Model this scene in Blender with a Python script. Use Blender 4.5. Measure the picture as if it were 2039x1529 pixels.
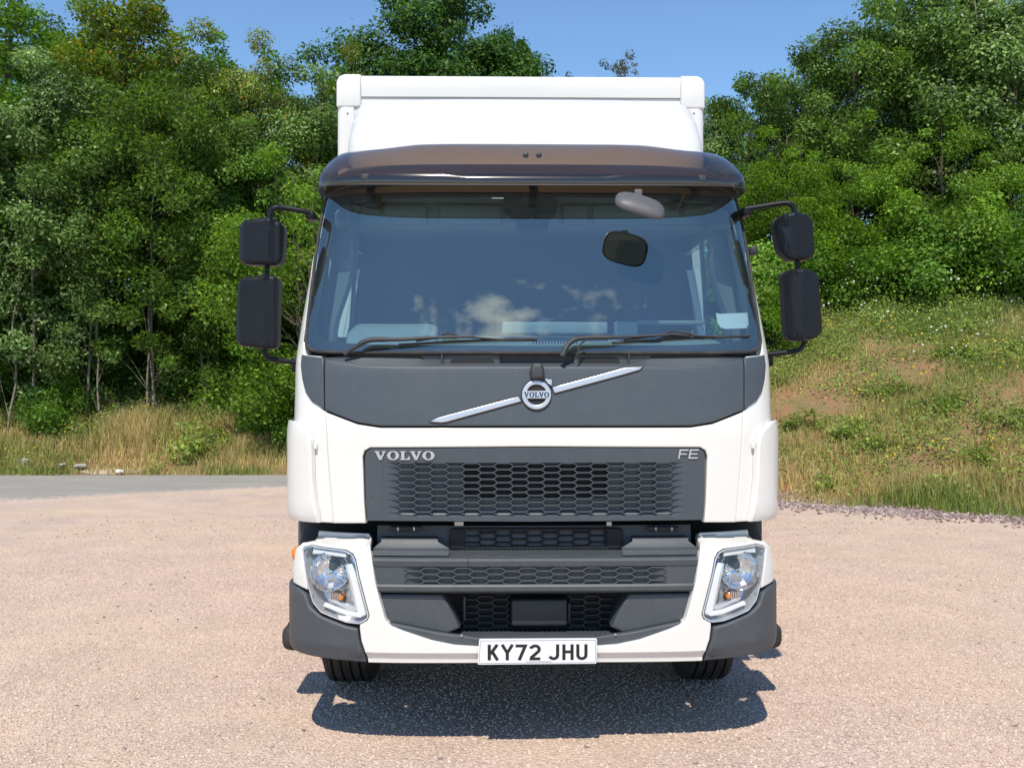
import bpy, bmesh, math, random
import numpy as np
from mathutils import Vector, Matrix
from mathutils.geometry import delaunay_2d_cdt

# ------------------------------------------------------------------ clear, camera, sky, sun, exposure
for o in list(bpy.data.objects):
    bpy.data.objects.remove(o)
SC = bpy.context.scene
COL = SC.collection
CAM_H, FOC, CU, CV = 1.65, 2034.0, 1019.5, 764.5
cd = bpy.data.cameras.new('camera')
cd.sensor_width = 36.0
cd.lens = FOC / 2039.0 * 36.0
cd.clip_end = 2000.0
cam = bpy.data.objects.new('camera', cd)
COL.objects.link(cam)
cam.location = (0, 0, CAM_H)
cam.rotation_euler = (math.radians(90), 0, 0)
SC.camera = cam

SUN_EL = math.radians(55)
SUN_DIR = Vector((-0.07, -math.cos(SUN_EL), math.sin(SUN_EL))).normalized()   # towards the sun
W = bpy.data.worlds.new('World')
SC.world = W
W.use_nodes = True
wt = W.node_tree
bg = wt.nodes['Background']
sky = wt.nodes.new('ShaderNodeTexSky')
sky.sky_type = 'NISHITA'
sky.sun_disc = False
sky.sun_elevation = SUN_EL
sky.sun_rotation = math.radians(180 + 7)
sky.altitude = 0
sky.air_density = 1.0
sky.dust_density = 0.05
sky.ozone_density = 3.0
bg.inputs['Strength'].default_value = 0.147
# small summer clouds low in the sky behind the photographer (seen mirrored in the windscreen)
tc = wt.nodes.new('ShaderNodeTexCoord')
mp = wt.nodes.new('ShaderNodeMapping')
mp.inputs['Scale'].default_value = (1.0, 1.0, 2.6)
mp.inputs['Location'].default_value = (0.35, 0.2, 0.1)
nz = wt.nodes.new('ShaderNodeTexNoise')
nz.inputs['Scale'].default_value = 15.0
nz.inputs['Detail'].default_value = 7
nz.inputs['Roughness'].default_value = 0.55
sep = wt.nodes.new('ShaderNodeSeparateXYZ')
wt.links.new(tc.outputs['Generated'], mp.inputs['Vector'])
wt.links.new(mp.outputs['Vector'], nz.inputs['Vector'])
wt.links.new(tc.outputs['Generated'], sep.inputs['Vector'])
def wmath(op, a, b=None, clamp=False):
    n = wt.nodes.new('ShaderNodeMath'); n.operation = op; n.use_clamp = clamp
    for i, v in enumerate((a, b)):
        if v is None: continue
        if isinstance(v, (int, float)): n.inputs[i].default_value = v
        else: wt.links.new(v, n.inputs[i])
    return n.outputs[0]
CLOUD_Z, CLOUD_X = 0.622, 0.045
dz = wmath('MULTIPLY', wmath('ABSOLUTE', wmath('SUBTRACT', sep.outputs['Z'], CLOUD_Z)), 42.0)
dx = wmath('MULTIPLY', wmath('ABSOLUTE', wmath('SUBTRACT', sep.outputs['X'], CLOUD_X)), 5.2)
dd = wmath('SQRT', wmath('ADD', wmath('POWER', dz, 2.0), wmath('POWER', dx, 2.0)))
back = wmath('LESS_THAN', sep.outputs['Y'], 0.0)
msk = wmath('SUBTRACT', wmath('MULTIPLY', wmath('SUBTRACT', 1.05, dd), 0.55), wmath('MULTIPLY', wmath('SUBTRACT', 0.62, nz.outputs['Fac']), 2.4))
msk = wmath('MULTIPLY', wmath('MULTIPLY', msk, 1.7, True), back)
mixc = wt.nodes.new('ShaderNodeMix'); mixc.data_type = 'RGBA'
wt.links.new(msk, mixc.inputs['Factor'])
tintn = wt.nodes.new('ShaderNodeMix'); tintn.data_type = 'RGBA'; tintn.blend_type = 'MULTIPLY'; tintn.inputs['Factor'].default_value = 1
wt.links.new(sky.outputs['Color'], tintn.inputs['A']); tintn.inputs['B'].default_value = (0.90, 1.04, 1.12, 1)
wt.links.new(tintn.outputs['Result'], mixc.inputs['A'])
mixc.inputs['B'].default_value = (11.0, 11.0, 11.0, 1)
wt.links.new(mixc.outputs['Result'], bg.inputs['Color'])

sd = bpy.data.lights.new('sun', 'SUN')
sd.energy = 4.7
sd.angle = math.radians(0.53)
sd.color = (1.0, 0.925, 0.79)
sun = bpy.data.objects.new('sun', sd)
COL.objects.link(sun)
sun.rotation_euler = SUN_DIR.to_track_quat('Z', 'Y').to_euler()
sun.location = (0, -10, 20)

SC.view_settings.view_transform = 'Standard'
SC.view_settings.look = 'None'
SC.view_settings.gamma = 1
SC.view_settings.use_curve_mapping = False
SC.view_settings.exposure = 0.07
SC.render.engine = 'CYCLES'
SC.cycles.max_bounces = 8
SC.cycles.transparent_max_bounces = 24
SC.cycles.caustics_reflective = False
SC.cycles.caustics_refractive = False
SC.cycles.use_denoising = True
try:
    SC.cycles.denoising_prefilter = 'ACCURATE'
except Exception:
    pass
random.seed(7)
RNG = np.random.default_rng(11)

# ------------------------------------------------------------------ materials
def new_mat(name):
    m = bpy.data.materials.new(name); m.use_nodes = True
    return m, m.node_tree, m.node_tree.nodes['Principled BSDF']
def N(t, kind, **kw):
    n = t.nodes.new(kind)
    for k, v in kw.items():
        if k in n.inputs: n.inputs[k].default_value = v
        else: setattr(n, k, v)
    return n
def ramp(t, fac, stops):
    r = t.nodes.new('ShaderNodeValToRGB')
    el = r.color_ramp.elements
    while len(el) < len(stops): el.new(0.5)
    for e, (p, c) in zip(el, stops):
        e.position = p; e.color = (*c, 1)
    t.links.new(fac, r.inputs['Fac'])
    return r.outputs['Color']
def mixrgb(t, fac, a, b, mode='MIX'):
    n = t.nodes.new('ShaderNodeMix'); n.data_type = 'RGBA'; n.blend_type = mode
    for s, v in (('Factor', fac), ('A', a), ('B', b)):
        if isinstance(v, (int, float)): n.inputs[s].default_value = v
        elif isinstance(v, tuple): n.inputs[s].default_value = (*v, 1)
        else: t.links.new(v, n.inputs[s])
    return n.outputs['Result']
def simple(name, col, rough=0.5, metal=0.0, coat=0.0, var=0.06, vscale=14.0, bump=0.0, bscale=600.0, dust=None, spec=0.5, specks=None):
    m, t, b = new_mat(name)
    gco = N(t, 'ShaderNodeTexCoord').outputs['Object']
    n1 = N(t, 'ShaderNodeTexNoise', Scale=vscale, Detail=6.0, Roughness=0.6); t.links.new(gco, n1.inputs['Vector'])
    lo = tuple(c * (1 - var) for c in col); hi = tuple(min(1, c * (1 + var)) for c in col)
    c = ramp(t, n1.outputs['Fac'], [(0.3, lo), (0.7, hi)])
    if dust:
        n2 = N(t, 'ShaderNodeTexNoise', Scale=dust[1], Detail=8.0, Roughness=0.7); t.links.new(gco, n2.inputs['Vector'])
        f = ramp(t, n2.outputs['Fac'], [(0.45, (0, 0, 0)), (0.8, (dust[2],) * 3)])
        c = mixrgb(t, f, c, dust[0])
    if specks:      # fly marks and stone chips: colour, density
        vo = N(t, 'ShaderNodeTexVoronoi', Scale=34.0); t.links.new(gco, vo.inputs['Vector'])
        sc_ = N(t, 'ShaderNodeSeparateColor'); t.links.new(vo.outputs['Color'], sc_.inputs['Color'])
        lt = N(t, 'ShaderNodeMath', operation='LESS_THAN'); t.links.new(sc_.outputs[0], lt.inputs[0]); lt.inputs[1].default_value = specks[1]
        sz = N(t, 'ShaderNodeMath', operation='MULTIPLY'); t.links.new(sc_.outputs[1], sz.inputs[0]); sz.inputs[1].default_value = .11
        ls = N(t, 'ShaderNodeMath', operation='LESS_THAN'); t.links.new(vo.outputs['Distance'], ls.inputs[0]); t.links.new(sz.outputs[0], ls.inputs[1])
        ml = N(t, 'ShaderNodeMath', operation='MULTIPLY'); t.links.new(lt.outputs[0], ml.inputs[0]); t.links.new(ls.outputs[0], ml.inputs[1])
        c = mixrgb(t, ml.outputs[0], c, specks[0])
    t.links.new(c, b.inputs['Base Color'])
    b.inputs['Roughness'].default_value = rough
    b.inputs['Metallic'].default_value = metal
    b.inputs['Coat Weight'].default_value = coat
    b.inputs['Coat Roughness'].default_value = 0.06
    b.inputs['Specular IOR Level'].default_value = spec
    if bump:
        n3 = N(t, 'ShaderNodeTexNoise', Scale=bscale, Detail=2.0); t.links.new(gco, n3.inputs['Vector'])
        bp = N(t, 'ShaderNodeBump', Strength=bump, Distance=0.002)
        t.links.new(n3.outputs['Fac'], bp.inputs['Height']); t.links.new(bp.outputs['Normal'], b.inputs['Normal'])
    return m
def glassy(name, tint, refl_ior=1.45, rough=0.0, extra=0.0, haze=0.0, gcol=(1, 1, 1)):
    """thin pane: tinted see-through with a Fresnel reflection"""
    m, t, b = new_mat(name)
    t.nodes.remove(b)
    out = t.nodes['Material Output']
    tr = N(t, 'ShaderNodeBsdfTransparent'); tr.inputs['Color'].default_value = (*tint, 1)
    gl = N(t, 'ShaderNodeBsdfGlossy'); gl.inputs['Roughness'].default_value = rough
    gl.inputs['Color'].default_value = (*gcol, 1)
    fr = N(t, 'ShaderNodeFresnel', IOR=refl_ior)
    ge = N(t, 'ShaderNodeNewGeometry'); im = N(t, 'ShaderNodeMix')      # a thin pane reflects alike from both faces
    im.inputs['A'].default_value = refl_ior; im.inputs['B'].default_value = 1/refl_ior
    t.links.new(ge.outputs['Backfacing'], im.inputs['Factor']); t.links.new(im.outputs['Result'], fr.inputs['IOR'])
    ad = N(t, 'ShaderNodeMath', operation='ADD'); ad.inputs[1].default_value = extra; ad.use_clamp = True
    t.links.new(fr.outputs[0], ad.inputs[0])
    mx = N(t, 'ShaderNodeMixShader')
    base = tr.outputs[0]
    if haze:
        df = N(t, 'ShaderNodeBsdfDiffuse'); df.inputs['Color'].default_value = (0.35, 0.33, 0.30, 1)
        m2 = N(t, 'ShaderNodeMixShader'); m2.inputs[0].default_value = haze
        t.links.new(tr.outputs[0], m2.inputs[1]); t.links.new(df.outputs[0], m2.inputs[2]); base = m2.outputs[0]
    t.links.new(ad.outputs[0], mx.inputs[0]); t.links.new(base, mx.inputs[1]); t.links.new(gl.outputs[0], mx.inputs[2])
    t.links.new(mx.outputs[0], out.inputs['Surface'])
    return m
M = {}
M['white'] = simple('white_paint', (0.72, 0.715, 0.685), 0.32, coat=0.6, var=0.015, vscale=3, dust=((0.58, 0.51, 0.42), 5.0, 0.16), specks=((0.38, 0.33, 0.27), .10))
M['boxwhite'] = simple('white_body_panel', (0.71, 0.71, 0.695), 0.42, coat=0.15, var=0.02, vscale=2.5, dust=((0.60, 0.55, 0.48), 6.0, 0.12))
M['grey'] = simple('grey_moulded_plastic', (0.058, 0.067, 0.078), 0.50, var=0.08, vscale=30, bump=0.25, bscale=900, dust=((0.19, 0.17, 0.15), 7.0, 0.12))
M['greyhood'] = simple('slate_grey_satin_plastic', (0.056, 0.068, 0.081), 0.43, var=0.05, vscale=20, bump=0.15, bscale=900, dust=((0.16, 0.15, 0.14), 4.0, 0.10), specks=((0.17, 0.17, 0.165), .12))
M['dark'] = simple('dark_plastic', (0.028, 0.031, 0.035), 0.55, var=0.1, bump=0.2, dust=((0.12, 0.10, 0.09), 9.0, 0.15))
M['black'] = simple('black_void', (0.012, 0.012, 0.013), 0.7)
M['mirror'] = simple('black_mirror_plastic', (0.0095, 0.0115, 0.016), 0.42, var=0.1, bump=0.15, bscale=700, spec=0.22)
M['rubber'] = simple('rubber', (0.022, 0.022, 0.023), 0.75, var=0.15, bump=0.3, bscale=200, dust=((0.20, 0.16, 0.13), 10.0, 0.3))
M['chrome'] = simple('chrome', (0.80, 0.80, 0.81), 0.16, metal=1.0, var=0.02)
M['satin'] = simple('satin_silver', (0.56, 0.57, 0.60), 0.30, metal=0.6, var=0.03)
M['silver'] = simple('silver_lamp_plastic', (0.80, 0.82, 0.85), 0.28, metal=0.7, var=0.05)
M['lampwhite'] = simple('white_light_guide', (0.86, 0.88, 0.90), 0.16, coat=0.8, var=0.02)
M['amber'] = simple('amber_plastic', (0.75, 0.22, 0.015), 0.2, coat=0.6, var=0.08)
M['steel'] = simple('worn_steel', (0.45, 0.45, 0.46), 0.4, metal=0.9, var=0.12)
M['glass'] = glassy('windscreen_glass', (0.60, 0.76, 0.78), 1.55, 0.0, 0.165, gcol=(0.84, 1.0, 0.97), haze=0.03)
M['sideglass'] = glassy('side_glass', (0.62, 0.74, 0.72), 1.5, 0.0, 0.02)
M['lens'] = glassy('lamp_lens', (0.93, 0.95, 0.96), 1.5, 0.02, 0.02)
M['visor'] = glassy('smoked_acrylic', (0.20, 0.125, 0.07), 1.5, 0.12, 0.035, haze=0.03)
M['trim'] = simple('pale_grey_interior', (0.24, 0.255, 0.25), 0.6, var=0.05)
M['dash'] = simple('dashboard_grey', (0.30, 0.33, 0.34), 0.55, var=0.06, bump=0.2)
M['seat'] = simple('dark_seat_cloth', (0.022, 0.025, 0.032), 0.85, var=0.1, bump=0.3, bscale=300)
M['paper'] = simple('white_paper', (0.78, 0.80, 0.81), 0.7, var=0.03)
M['plate'] = simple('white_reflective_plate', (0.74, 0.76, 0.80), 0.35, var=0.015, coat=0.3)
M['plateblack'] = simple('black_lettering', (0.013, 0.013, 0.015), 0.4)
M['mglassdark'] = simple('darkened_mirror_glass', (0.22, 0.23, 0.24), 0.04, metal=1.0, var=0.0)  # dark reflection put into the glass colour, dimming its image in the windscreen
M['mglass'] = simple('mirror_glass', (0.8, 0.82, 0.84), 0.02, metal=1.0, var=0.0)
M['greymirror'] = simple('weathered_grey_plastic', (0.10, 0.10, 0.105), 0.5, var=0.08, bump=0.15)

# ------------------------------------------------------------------ objects and small mesh builder
def link_mesh(name, verts, faces, mat, parent=None, smooth=30, recalc=True):
    me = bpy.data.meshes.new(name)
    me.from_pydata([tuple(v) for v in verts], [], faces)
    if recalc:
        bm = bmesh.new(); bm.from_mesh(me)
        bmesh.ops.recalc_face_normals(bm, faces=bm.faces)
        bm.to_mesh(me); bm.free()
    if mat: me.materials.append(mat)
    if smooth:
        me.polygons.foreach_set('use_smooth', [True] * len(me.polygons))
        me.set_sharp_from_angle(angle=math.radians(smooth))
    o = bpy.data.objects.new(name, me)
    COL.objects.link(o)
    if parent: o.parent = parent
    return o
def tag(o, label=None, cat=None, group=None, kind=None):
    if label: o['label'] = label
    if cat: o['category'] = cat
    if group: o['group'] = group
    if kind: o['kind'] = kind
    return o
def empty(name, loc, rz=0.0, parent=None):
    o = bpy.data.objects.new(name, None); COL.objects.link(o)
    o.location = loc; o.rotation_euler = (0, 0, rz); o.empty_display_size = 0.2
    if parent: o.parent = parent
    return o
class MB:
    def __init__(s): s.v = []; s.f = []
    def add(s, vs, fs):
        k = len(s.v); s.v += [tuple(v) for v in vs]; s.f += [tuple(i + k for i in f) for f in fs]; return s
    def box(s, lo, hi, bev=0.0):
        x0, y0, z0 = lo; x1, y1, z1 = hi
        if bev <= 0:
            return s.add([(x0,y0,z0),(x1,y0,z0),(x1,y1,z0),(x0,y1,z0),(x0,y0,z1),(x1,y0,z1),(x1,y1,z1),(x0,y1,z1)],
                         [(0,3,2,1),(4,5,6,7),(0,1,5,4),(1,2,6,5),(2,3,7,6),(3,0,4,7)])
        bm = bmesh.new(); bmesh.ops.create_cube(bm, size=1.0)
        for v in bm.verts:
            v.co = Vector(((x0+x1)/2 + v.co.x*(x1-x0), (y0+y1)/2 + v.co.y*(y1-y0), (z0+z1)/2 + v.co.z*(z1-z0)))
        bmesh.ops.bevel(bm, geom=bm.edges[:], offset=bev, segments=3, affect='EDGES', profile=0.5)
        bm.verts.index_update()
        s.add([v.co[:] for v in bm.verts], [[v.index for v in f.verts] for f in bm.faces]); bm.free(); return s
    def tube(s, pts, r, n=10, caps=True):
        pts = [Vector(p) for p in pts]
        rs = r if isinstance(r, (list, tuple)) else [r] * len(pts)
        rings = []
        up = None
        for i, p in enumerate(pts):
            d = (pts[min(i+1, len(pts)-1)] - pts[max(i-1, 0)]).normalized()
            if up is None:
                up = Vector((0, 0, 1)) if abs(d.z) < 0.9 else Vector((1, 0, 0))
            a = d.cross(up)
            if a.length < 1e-4: a = d.cross(Vector((0, 1, 0)))
            a.normalize(); b = a.cross(d).normalized(); up = b
            rings.append([p + (a*math.cos(2*math.pi*k/n) + b*math.sin(2*math.pi*k/n)) * rs[i] for k in range(n)])
        vs = [v for rg in rings for v in rg]; fs = []
        for i in range(len(pts)-1):
            for k in range(n):
                fs.append((i*n+k, i*n+(k+1) % n, (i+1)*n+(k+1) % n, (i+1)*n+k))
        if caps:
            fs.append(tuple(range(n))); fs.append(tuple((len(pts)-1)*n+k for k in range(n)))
        return s.add(vs, fs)
    def lathe(s, prof, c, axis='y', n=32, close=False):
        """prof: (r, h) list revolved about an axis through c"""
        vs = []; fs = []
        for r, h in prof:
            for k in range(n):
                a = 2*math.pi*k/n; u, w = r*math.cos(a), r*math.sin(a)
                vs.append({'y': (c[0]+u, c[1]+h, c[2]+w), 'x': (c[0]+h, c[1]+u, c[2]+w), 'z': (c[0]+u, c[1]+w, c[2]+h)}[axis])
        for i in range(len(prof)-1):
            for k in range(n):
                fs.append((i*n+k, i*n+(k+1) % n, (i+1)*n+(k+1) % n, (i+1)*n+k))
        if close:
            i = len(prof)-1
            for k in range(n): fs.append((i*n+k, i*n+(k+1) % n, (k+1) % n, k))
        return s.add(vs, fs)
    def grid(s, P):
        """P: rows of equal-length point lists"""
        r, c = len(P), len(P[0])
        return s.add([p for row in P for p in row], [(i*c+j, i*c+j+1, (i+1)*c+j+1, (i+1)*c+j) for i in range(r-1) for j in range(c-1)])
    def build(s, name, mat, parent=None, smooth=30, recalc=True):
        return link_mesh(name, s.v, s.f, mat, parent, smooth, recalc)
def bez(pts, n=8):
    """smooth curve through control points (Catmull-Rom)"""
    P = [Vector(p) for p in pts]; P = [P[0]*2-P[1]] + P + [P[-1]*2-P[-2]]; out = []
    for i in range(1, len(P)-2):
        for k in range(n):
            t = k/n
            out.append(0.5*((2*P[i]) + (P[i+1]-P[i-1])*t + (2*P[i-1]-5*P[i]+4*P[i+1]-P[i+2])*t*t + (3*P[i]-P[i-1]-3*P[i+1]+P[i+2])*t**3))
    out.append(P[-2]); return out

# ------------------------------------------------------------------ 2-D outlines
def area2(p): return sum(p[i][0]*p[(i+1) % len(p)][1]-p[(i+1) % len(p)][0]*p[i][1] for i in range(len(p)))/2
def dedupe(p, e=1e-4):
    o = []
    for q in p:
        if not o or (abs(q[0]-o[-1][0])+abs(q[1]-o[-1][1])) > e: o.append((q[0], q[1]))
    if len(o) > 1 and abs(o[0][0]-o[-1][0])+abs(o[0][1]-o[-1][1]) < e: o.pop()
    return o
def fillet(p, r, k=4):
    p = dedupe(p); n = len(p); out = []
    for i in range(n):
        a, b, c = Vector(p[i-1]), Vector(p[i]), Vector(p[(i+1) % n])
        la, lc = (a-b).length, (c-b).length
        d = min(r, 0.45*la, 0.45*lc)
        u, w = (a-b)/la, (c-b)/lc
        if u.dot(w) < -0.995: out.append(tuple(b)); continue
        p0, p2 = b+u*d, b+w*d
        for j in range(k+1):
            t = j/k
            q = p0*(1-t)**2 + b*2*t*(1-t) + p2*t*t
            out.append((q.x, q.y))
    return dedupe(out)
def resample(p, res):
    out = []
    for i in range(len(p)):
        a, b = p[i], p[(i+1) % len(p)]
        L = math.hypot(b[0]-a[0], b[1]-a[1]); k = max(1, int(math.ceil(L/res)))
        for j in range(k): out.append((a[0]+(b[0]-a[0])*j/k, a[1]+(b[1]-a[1])*j/k))
    return out
def inset(p, d):
    """p counter-clockwise; positive d goes inwards"""
    n = len(p); out = []
    for i in range(n):
        a, b, c = p[i-1], p[i], p[(i+1) % n]
        e1 = Vector((b[0]-a[0], b[1]-a[1])); e2 = Vector((c[0]-b[0], c[1]-b[1]))
        if e1.length < 1e-9 or e2.length < 1e-9: out.append(b); continue
        e1.normalize(); e2.normalize()
        n1 = Vector((-e1.y, e1.x)); n2 = Vector((-e2.y, e2.x)); m = n1+n2
        if m.length < 1e-6: m = n1
        m.normalize(); s = min(1.6, 1.0/max(0.3, m.dot(n1)))
        out.append((b[0]+m.x*d*s, b[1]+m.y*d*s))
    for _ in range(6):          # edges turned round by the offset collapse to a point
        bad = 0
        for i in range(n):
            j = (i+1) % n
            e0 = (p[j][0]-p[i][0], p[j][1]-p[i][1]); e1 = (out[j][0]-out[i][0], out[j][1]-out[i][1])
            if e0[0]*e1[0]+e0[1]*e1[1] < -1e-12:
                c = ((out[i][0]+out[j][0])/2, (out[i][1]+out[j][1])/2); out[i] = out[j] = c; bad = 1
        if not bad: break
    return out
def inside(pts, poly):
    pts = np.asarray(pts, float); x, y = pts[:, 0], pts[:, 1]; r = np.zeros(len(pts), bool)
    n = len(poly)
    for i in range(n):
        x1, y1 = poly[i]; x2, y2 = poly[(i+1) % n]
        if y1 == y2: continue
        c = ((y1 > y) != (y2 > y)) & (x < (x2-x1)*(y-y1)/(y2-y1)+x1)
        r ^= c
    return r
def edge_dist(pts, poly):
    pts = np.asarray(pts, float); d = np.full(len(pts), 1e9)
    for i in range(len(poly)):
        a = np.array(poly[i]); b = np.array(poly[(i+1) % len(poly)]); ab = b-a; L = max(ab @ ab, 1e-12)
        t = np.clip(((pts-a) @ ab)/L, 0, 1)[:, None]
        d = np.minimum(d, np.linalg.norm(pts-(a+t*ab), axis=1))
    return d
def fill2d(outer, holes=(), res=0.05):
    """triangulate an outline (with holes) with interior grid points"""
    outer = dedupe(outer, 2e-4); holes = [dedupe(h, 2e-4) for h in holes]
    V = list(outer); E = [(i, (i+1) % len(outer)) for i in range(len(outer))]
    for h in holes:
        k = len(V); V += list(h); E += [(k+i, k+(i+1) % len(h)) for i in range(len(h))]
    xs = [p[0] for p in outer]; ys = [p[1] for p in outer]
    gx = np.arange(min(xs)+res*0.5, max(xs), res); gy = np.arange(min(ys)+res*0.5, max(ys), res)
    if len(gx) and len(gy) and res:
        g = np.array(np.meshgrid(gx, gy)).reshape(2, -1).T
        ok = inside(g, outer) & (edge_dist(g, outer) > res*0.4)
        for h in holes: ok &= ~inside(g, h) & (edge_dist(g, h) > res*0.4)
        V += [tuple(p) for p in g[ok]]
    vs, _, fs, *_ = delaunay_2d_cdt([Vector(p) for p in V], E, [], 0, 1e-6)
    vs = [(v.x, v.y) for v in vs]
    cen = np.array([[sum(vs[i][0] for i in f)/3, sum(vs[i][1] for i in f)/3] for f in fs])
    ok = inside(cen, outer) & np.array([abs(area2([vs[i] for i in f])) > 4e-7 for f in fs])     # no slivers along straight edges
    for h in holes: ok &= ~inside(cen, h)
    return vs, [f for f, k in zip(fs, ok) if k]

# ------------------------------------------------------------------ the lorry's own frame and its curved surfaces
TR_LOC, TR_ROT = (0.107, 4.5, 0.0), 0.018
_c, _s = math.cos(TR_ROT), math.sin(TR_ROT)
def to_local(x, y): 
    x -= TR_LOC[0]; y -= TR_LOC[1]
    return (_c*x+_s*y, -_s*x+_c*y)
CAM_L = to_local(0, 0)
def px(u, v, y):
    """photo position -> (x, z) in the lorry's frame on the plane y"""
    dx, dy = (u-CU)/FOC, 1.0
    lx, ly = _c*dx+_s*dy, -_s*dx+_c*dy
    t = (y-CAM_L[1])/ly
    return CAM_L[0]+lx*t, CAM_H+(CV-v)/FOC*t
class Surf:
    """front of a vehicle: super-elliptic plan, profile yc(z), half-width aw(z)"""
    def __init__(s, a, b, n, yc, aw=None, crown=0.015, back=2.2):
        th = np.linspace(0, math.pi/2, 600)
        x = a*np.sin(th)**(2.0/n); y = b*(1-np.cos(th)**(2.0/n)) + crown*(x/a)**2
        x = np.append(x, [a]*20); y = np.append(y, np.linspace(y[-1], back, 21)[1:])
        s.s = np.concatenate([[0], np.cumsum(np.hypot(np.diff(x), np.diff(y)))]); s.x, s.y = x, y
        s.a, s.yc, s.aw = a, yc, aw or (lambda z: a)
    def pt(s, sv, z, off=0.0):
        q = abs(sv); g = 1 if sv >= 0 else -1
        x = np.interp(q, s.s, s.x); y = np.interp(q, s.s, s.y)
        x2 = np.interp(q+0.004, s.s, s.x); y2 = np.interp(q+0.004, s.s, s.y); x1 = np.interp(max(q-0.004, 0), s.s, s.x); y1 = np.interp(max(q-0.004, 0), s.s, s.y)
        tx, ty = x2-x1, y2-y1; L = math.hypot(tx, ty) or 1
        k = s.aw(z)/s.a
        e = 0.01; sl = (s.yc(z+e)-s.yc(z-e))/(2*e)     # profile slope: lean of the normal
        nx, ny, nz = ty/L, -tx/L, sl*tx/L
        m = math.sqrt(nx*nx+ny*ny+nz*nz)
        return Vector((g*(x*k+off*nx/m), y+s.yc(z)+off*ny/m, z+off*nz/m))
    def s_of_x(s, x, z):
        q = min(abs(x)*s.a/s.aw(z), s.a*0.999)
        i = int(np.argmax(s.x >= q)); i = max(i, 1)
        t = (q-s.x[i-1])/max(s.x[i]-s.x[i-1], 1e-9)
        return math.copysign(s.s[i-1]+t*(s.s[i]-s.s[i-1]), x)
    def s_of_y(s, y): return float(np.interp(y, s.y, s.s))
    def sz(s, u, v):
        y = s.yc(1.5)
        for _ in range(40):
            x, z = px(u, v, y)
            q = s.s_of_x(x, z)
            y2 = float(np.interp(abs(q), s.s, s.y)) + s.yc(z)
            y += 0.5*(y2-y)
        return q, z
class Flat:
    """surface y = f(x, z)"""
    def __init__(s, f): s.f = f if callable(f) else (lambda x, z: f)
    def pt(s, x, z, off=0.0): return Vector((x, s.f(x, z)-off, z))
    def sz(s, u, v):
        y = s.f(0, 1)
        for _ in range(30):
            x, z = px(u, v, y); y += 0.6*(s.f(x, z)-y)
        return x, z
def interp(tab):
    xs = [t[0] for t in tab]; ys = [t[1] for t in tab]
    return lambda z: float(np.interp(z, xs, ys))
def smooth_tab(tab, w=0.05):
    f = interp(tab)
    return lambda z: (f(z-w)+2*f(z)+f(z+w)+f(z-w/2)*2+f(z+w/2)*2)/8
cab = Surf(1.13, 0.46, 5.0, smooth_tab([(0.9, .075), (1.45, .065), (1.74, .10), (1.80, .135), (2.60, .385), (2.75, .47), (3.2, .9)], 0.04),
           interp([(1.8, 1.13), (1.95, 1.115), (2.27, 1.078), (2.55, 1.04), (2.75, 1.01), (3.0, .97)]))
bmp = Surf(1.14, 0.52, 4.6, interp([(0.2, .05), (0.44, .035), (0.465, .012), (0.80, .014), (.90, .03), (.928, .040), (.942, .145), (1.0, .165), (1.06, .2)]))
def tr(surf, pts): return [surf.sz(u, v) for u, v in pts]
def mirror_half(h):
    """h runs from the centre line over the left side back to the centre line"""
    h = [(0.0 if abs(s) < 0.02 else s, z) for s, z in h]
    return dedupe(h + [(-s, z) for s, z in reversed(h)])
def flip(h): return [(-s, z) for s, z in h]
def panel(name, surf, poly, off, thick, mat, parent, bevel=0.004, rings=2, res=0.04, holes=(), rnd=0.0, smooth=35, bm_only=False):
    poly = dedupe(poly)
    if area2(poly) < 0: poly = poly[::-1]
    if rnd: poly = fillet(poly, rnd)
    poly = dedupe(resample(poly, res), 5e-4)
    H = []
    for h in holes:
        h = dedupe(h)
        if area2(h) > 0: h = h[::-1]
        H.append(dedupe(resample(h, res), 5e-4))
    mb = MB()
    loops = []
    for P in [poly]+H:
        rr = []
        for k in range(rings+1):
            a = k/rings*math.pi/2
            rr.append(([*inset(P, bevel*(1-math.cos(a)))] if k else P, off-bevel*(1-math.sin(a))))
        rr.append((inset(P, bevel+min(bevel, .004)), off))     # flat margin keeps the bevel's shading off the face
        loops.append((P, rr))
        allr = [(P, off-thick)] + rr
        n = len(P); vs = [surf.pt(s, z, o) for Q, o in allr for s, z in Q]
        fs = [(i*n+k, i*n+(k+1) % n, (i+1)*n+(k+1) % n, (i+1)*n+k) for i in range(len(allr)-1) for k in range(n)]
        mb.add(vs, fs)
    vs, fs = fill2d(loops[0][1][-1][0], [l[1][-1][0] for l in loops[1:]], res)
    fs = [f if area2([vs[i] for i in f]) > 0 else tuple(reversed(f)) for f in fs]
    mb.add([surf.pt(s, z, off) for s, z in vs], fs)
    if bm_only: return mb
    o = mb.build(name, mat, parent, None, False)
    me = o.data
    bm = bmesh.new(); bm.from_mesh(me)
    bmesh.ops.remove_doubles(bm, verts=bm.verts, dist=2.5e-4)
    bm.to_mesh(me); bm.free()
    me.polygons.foreach_set('use_smooth', [True]*len(me.polygons)); me.set_sharp_from_angle(angle=math.radians(smooth))
    return o
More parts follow.
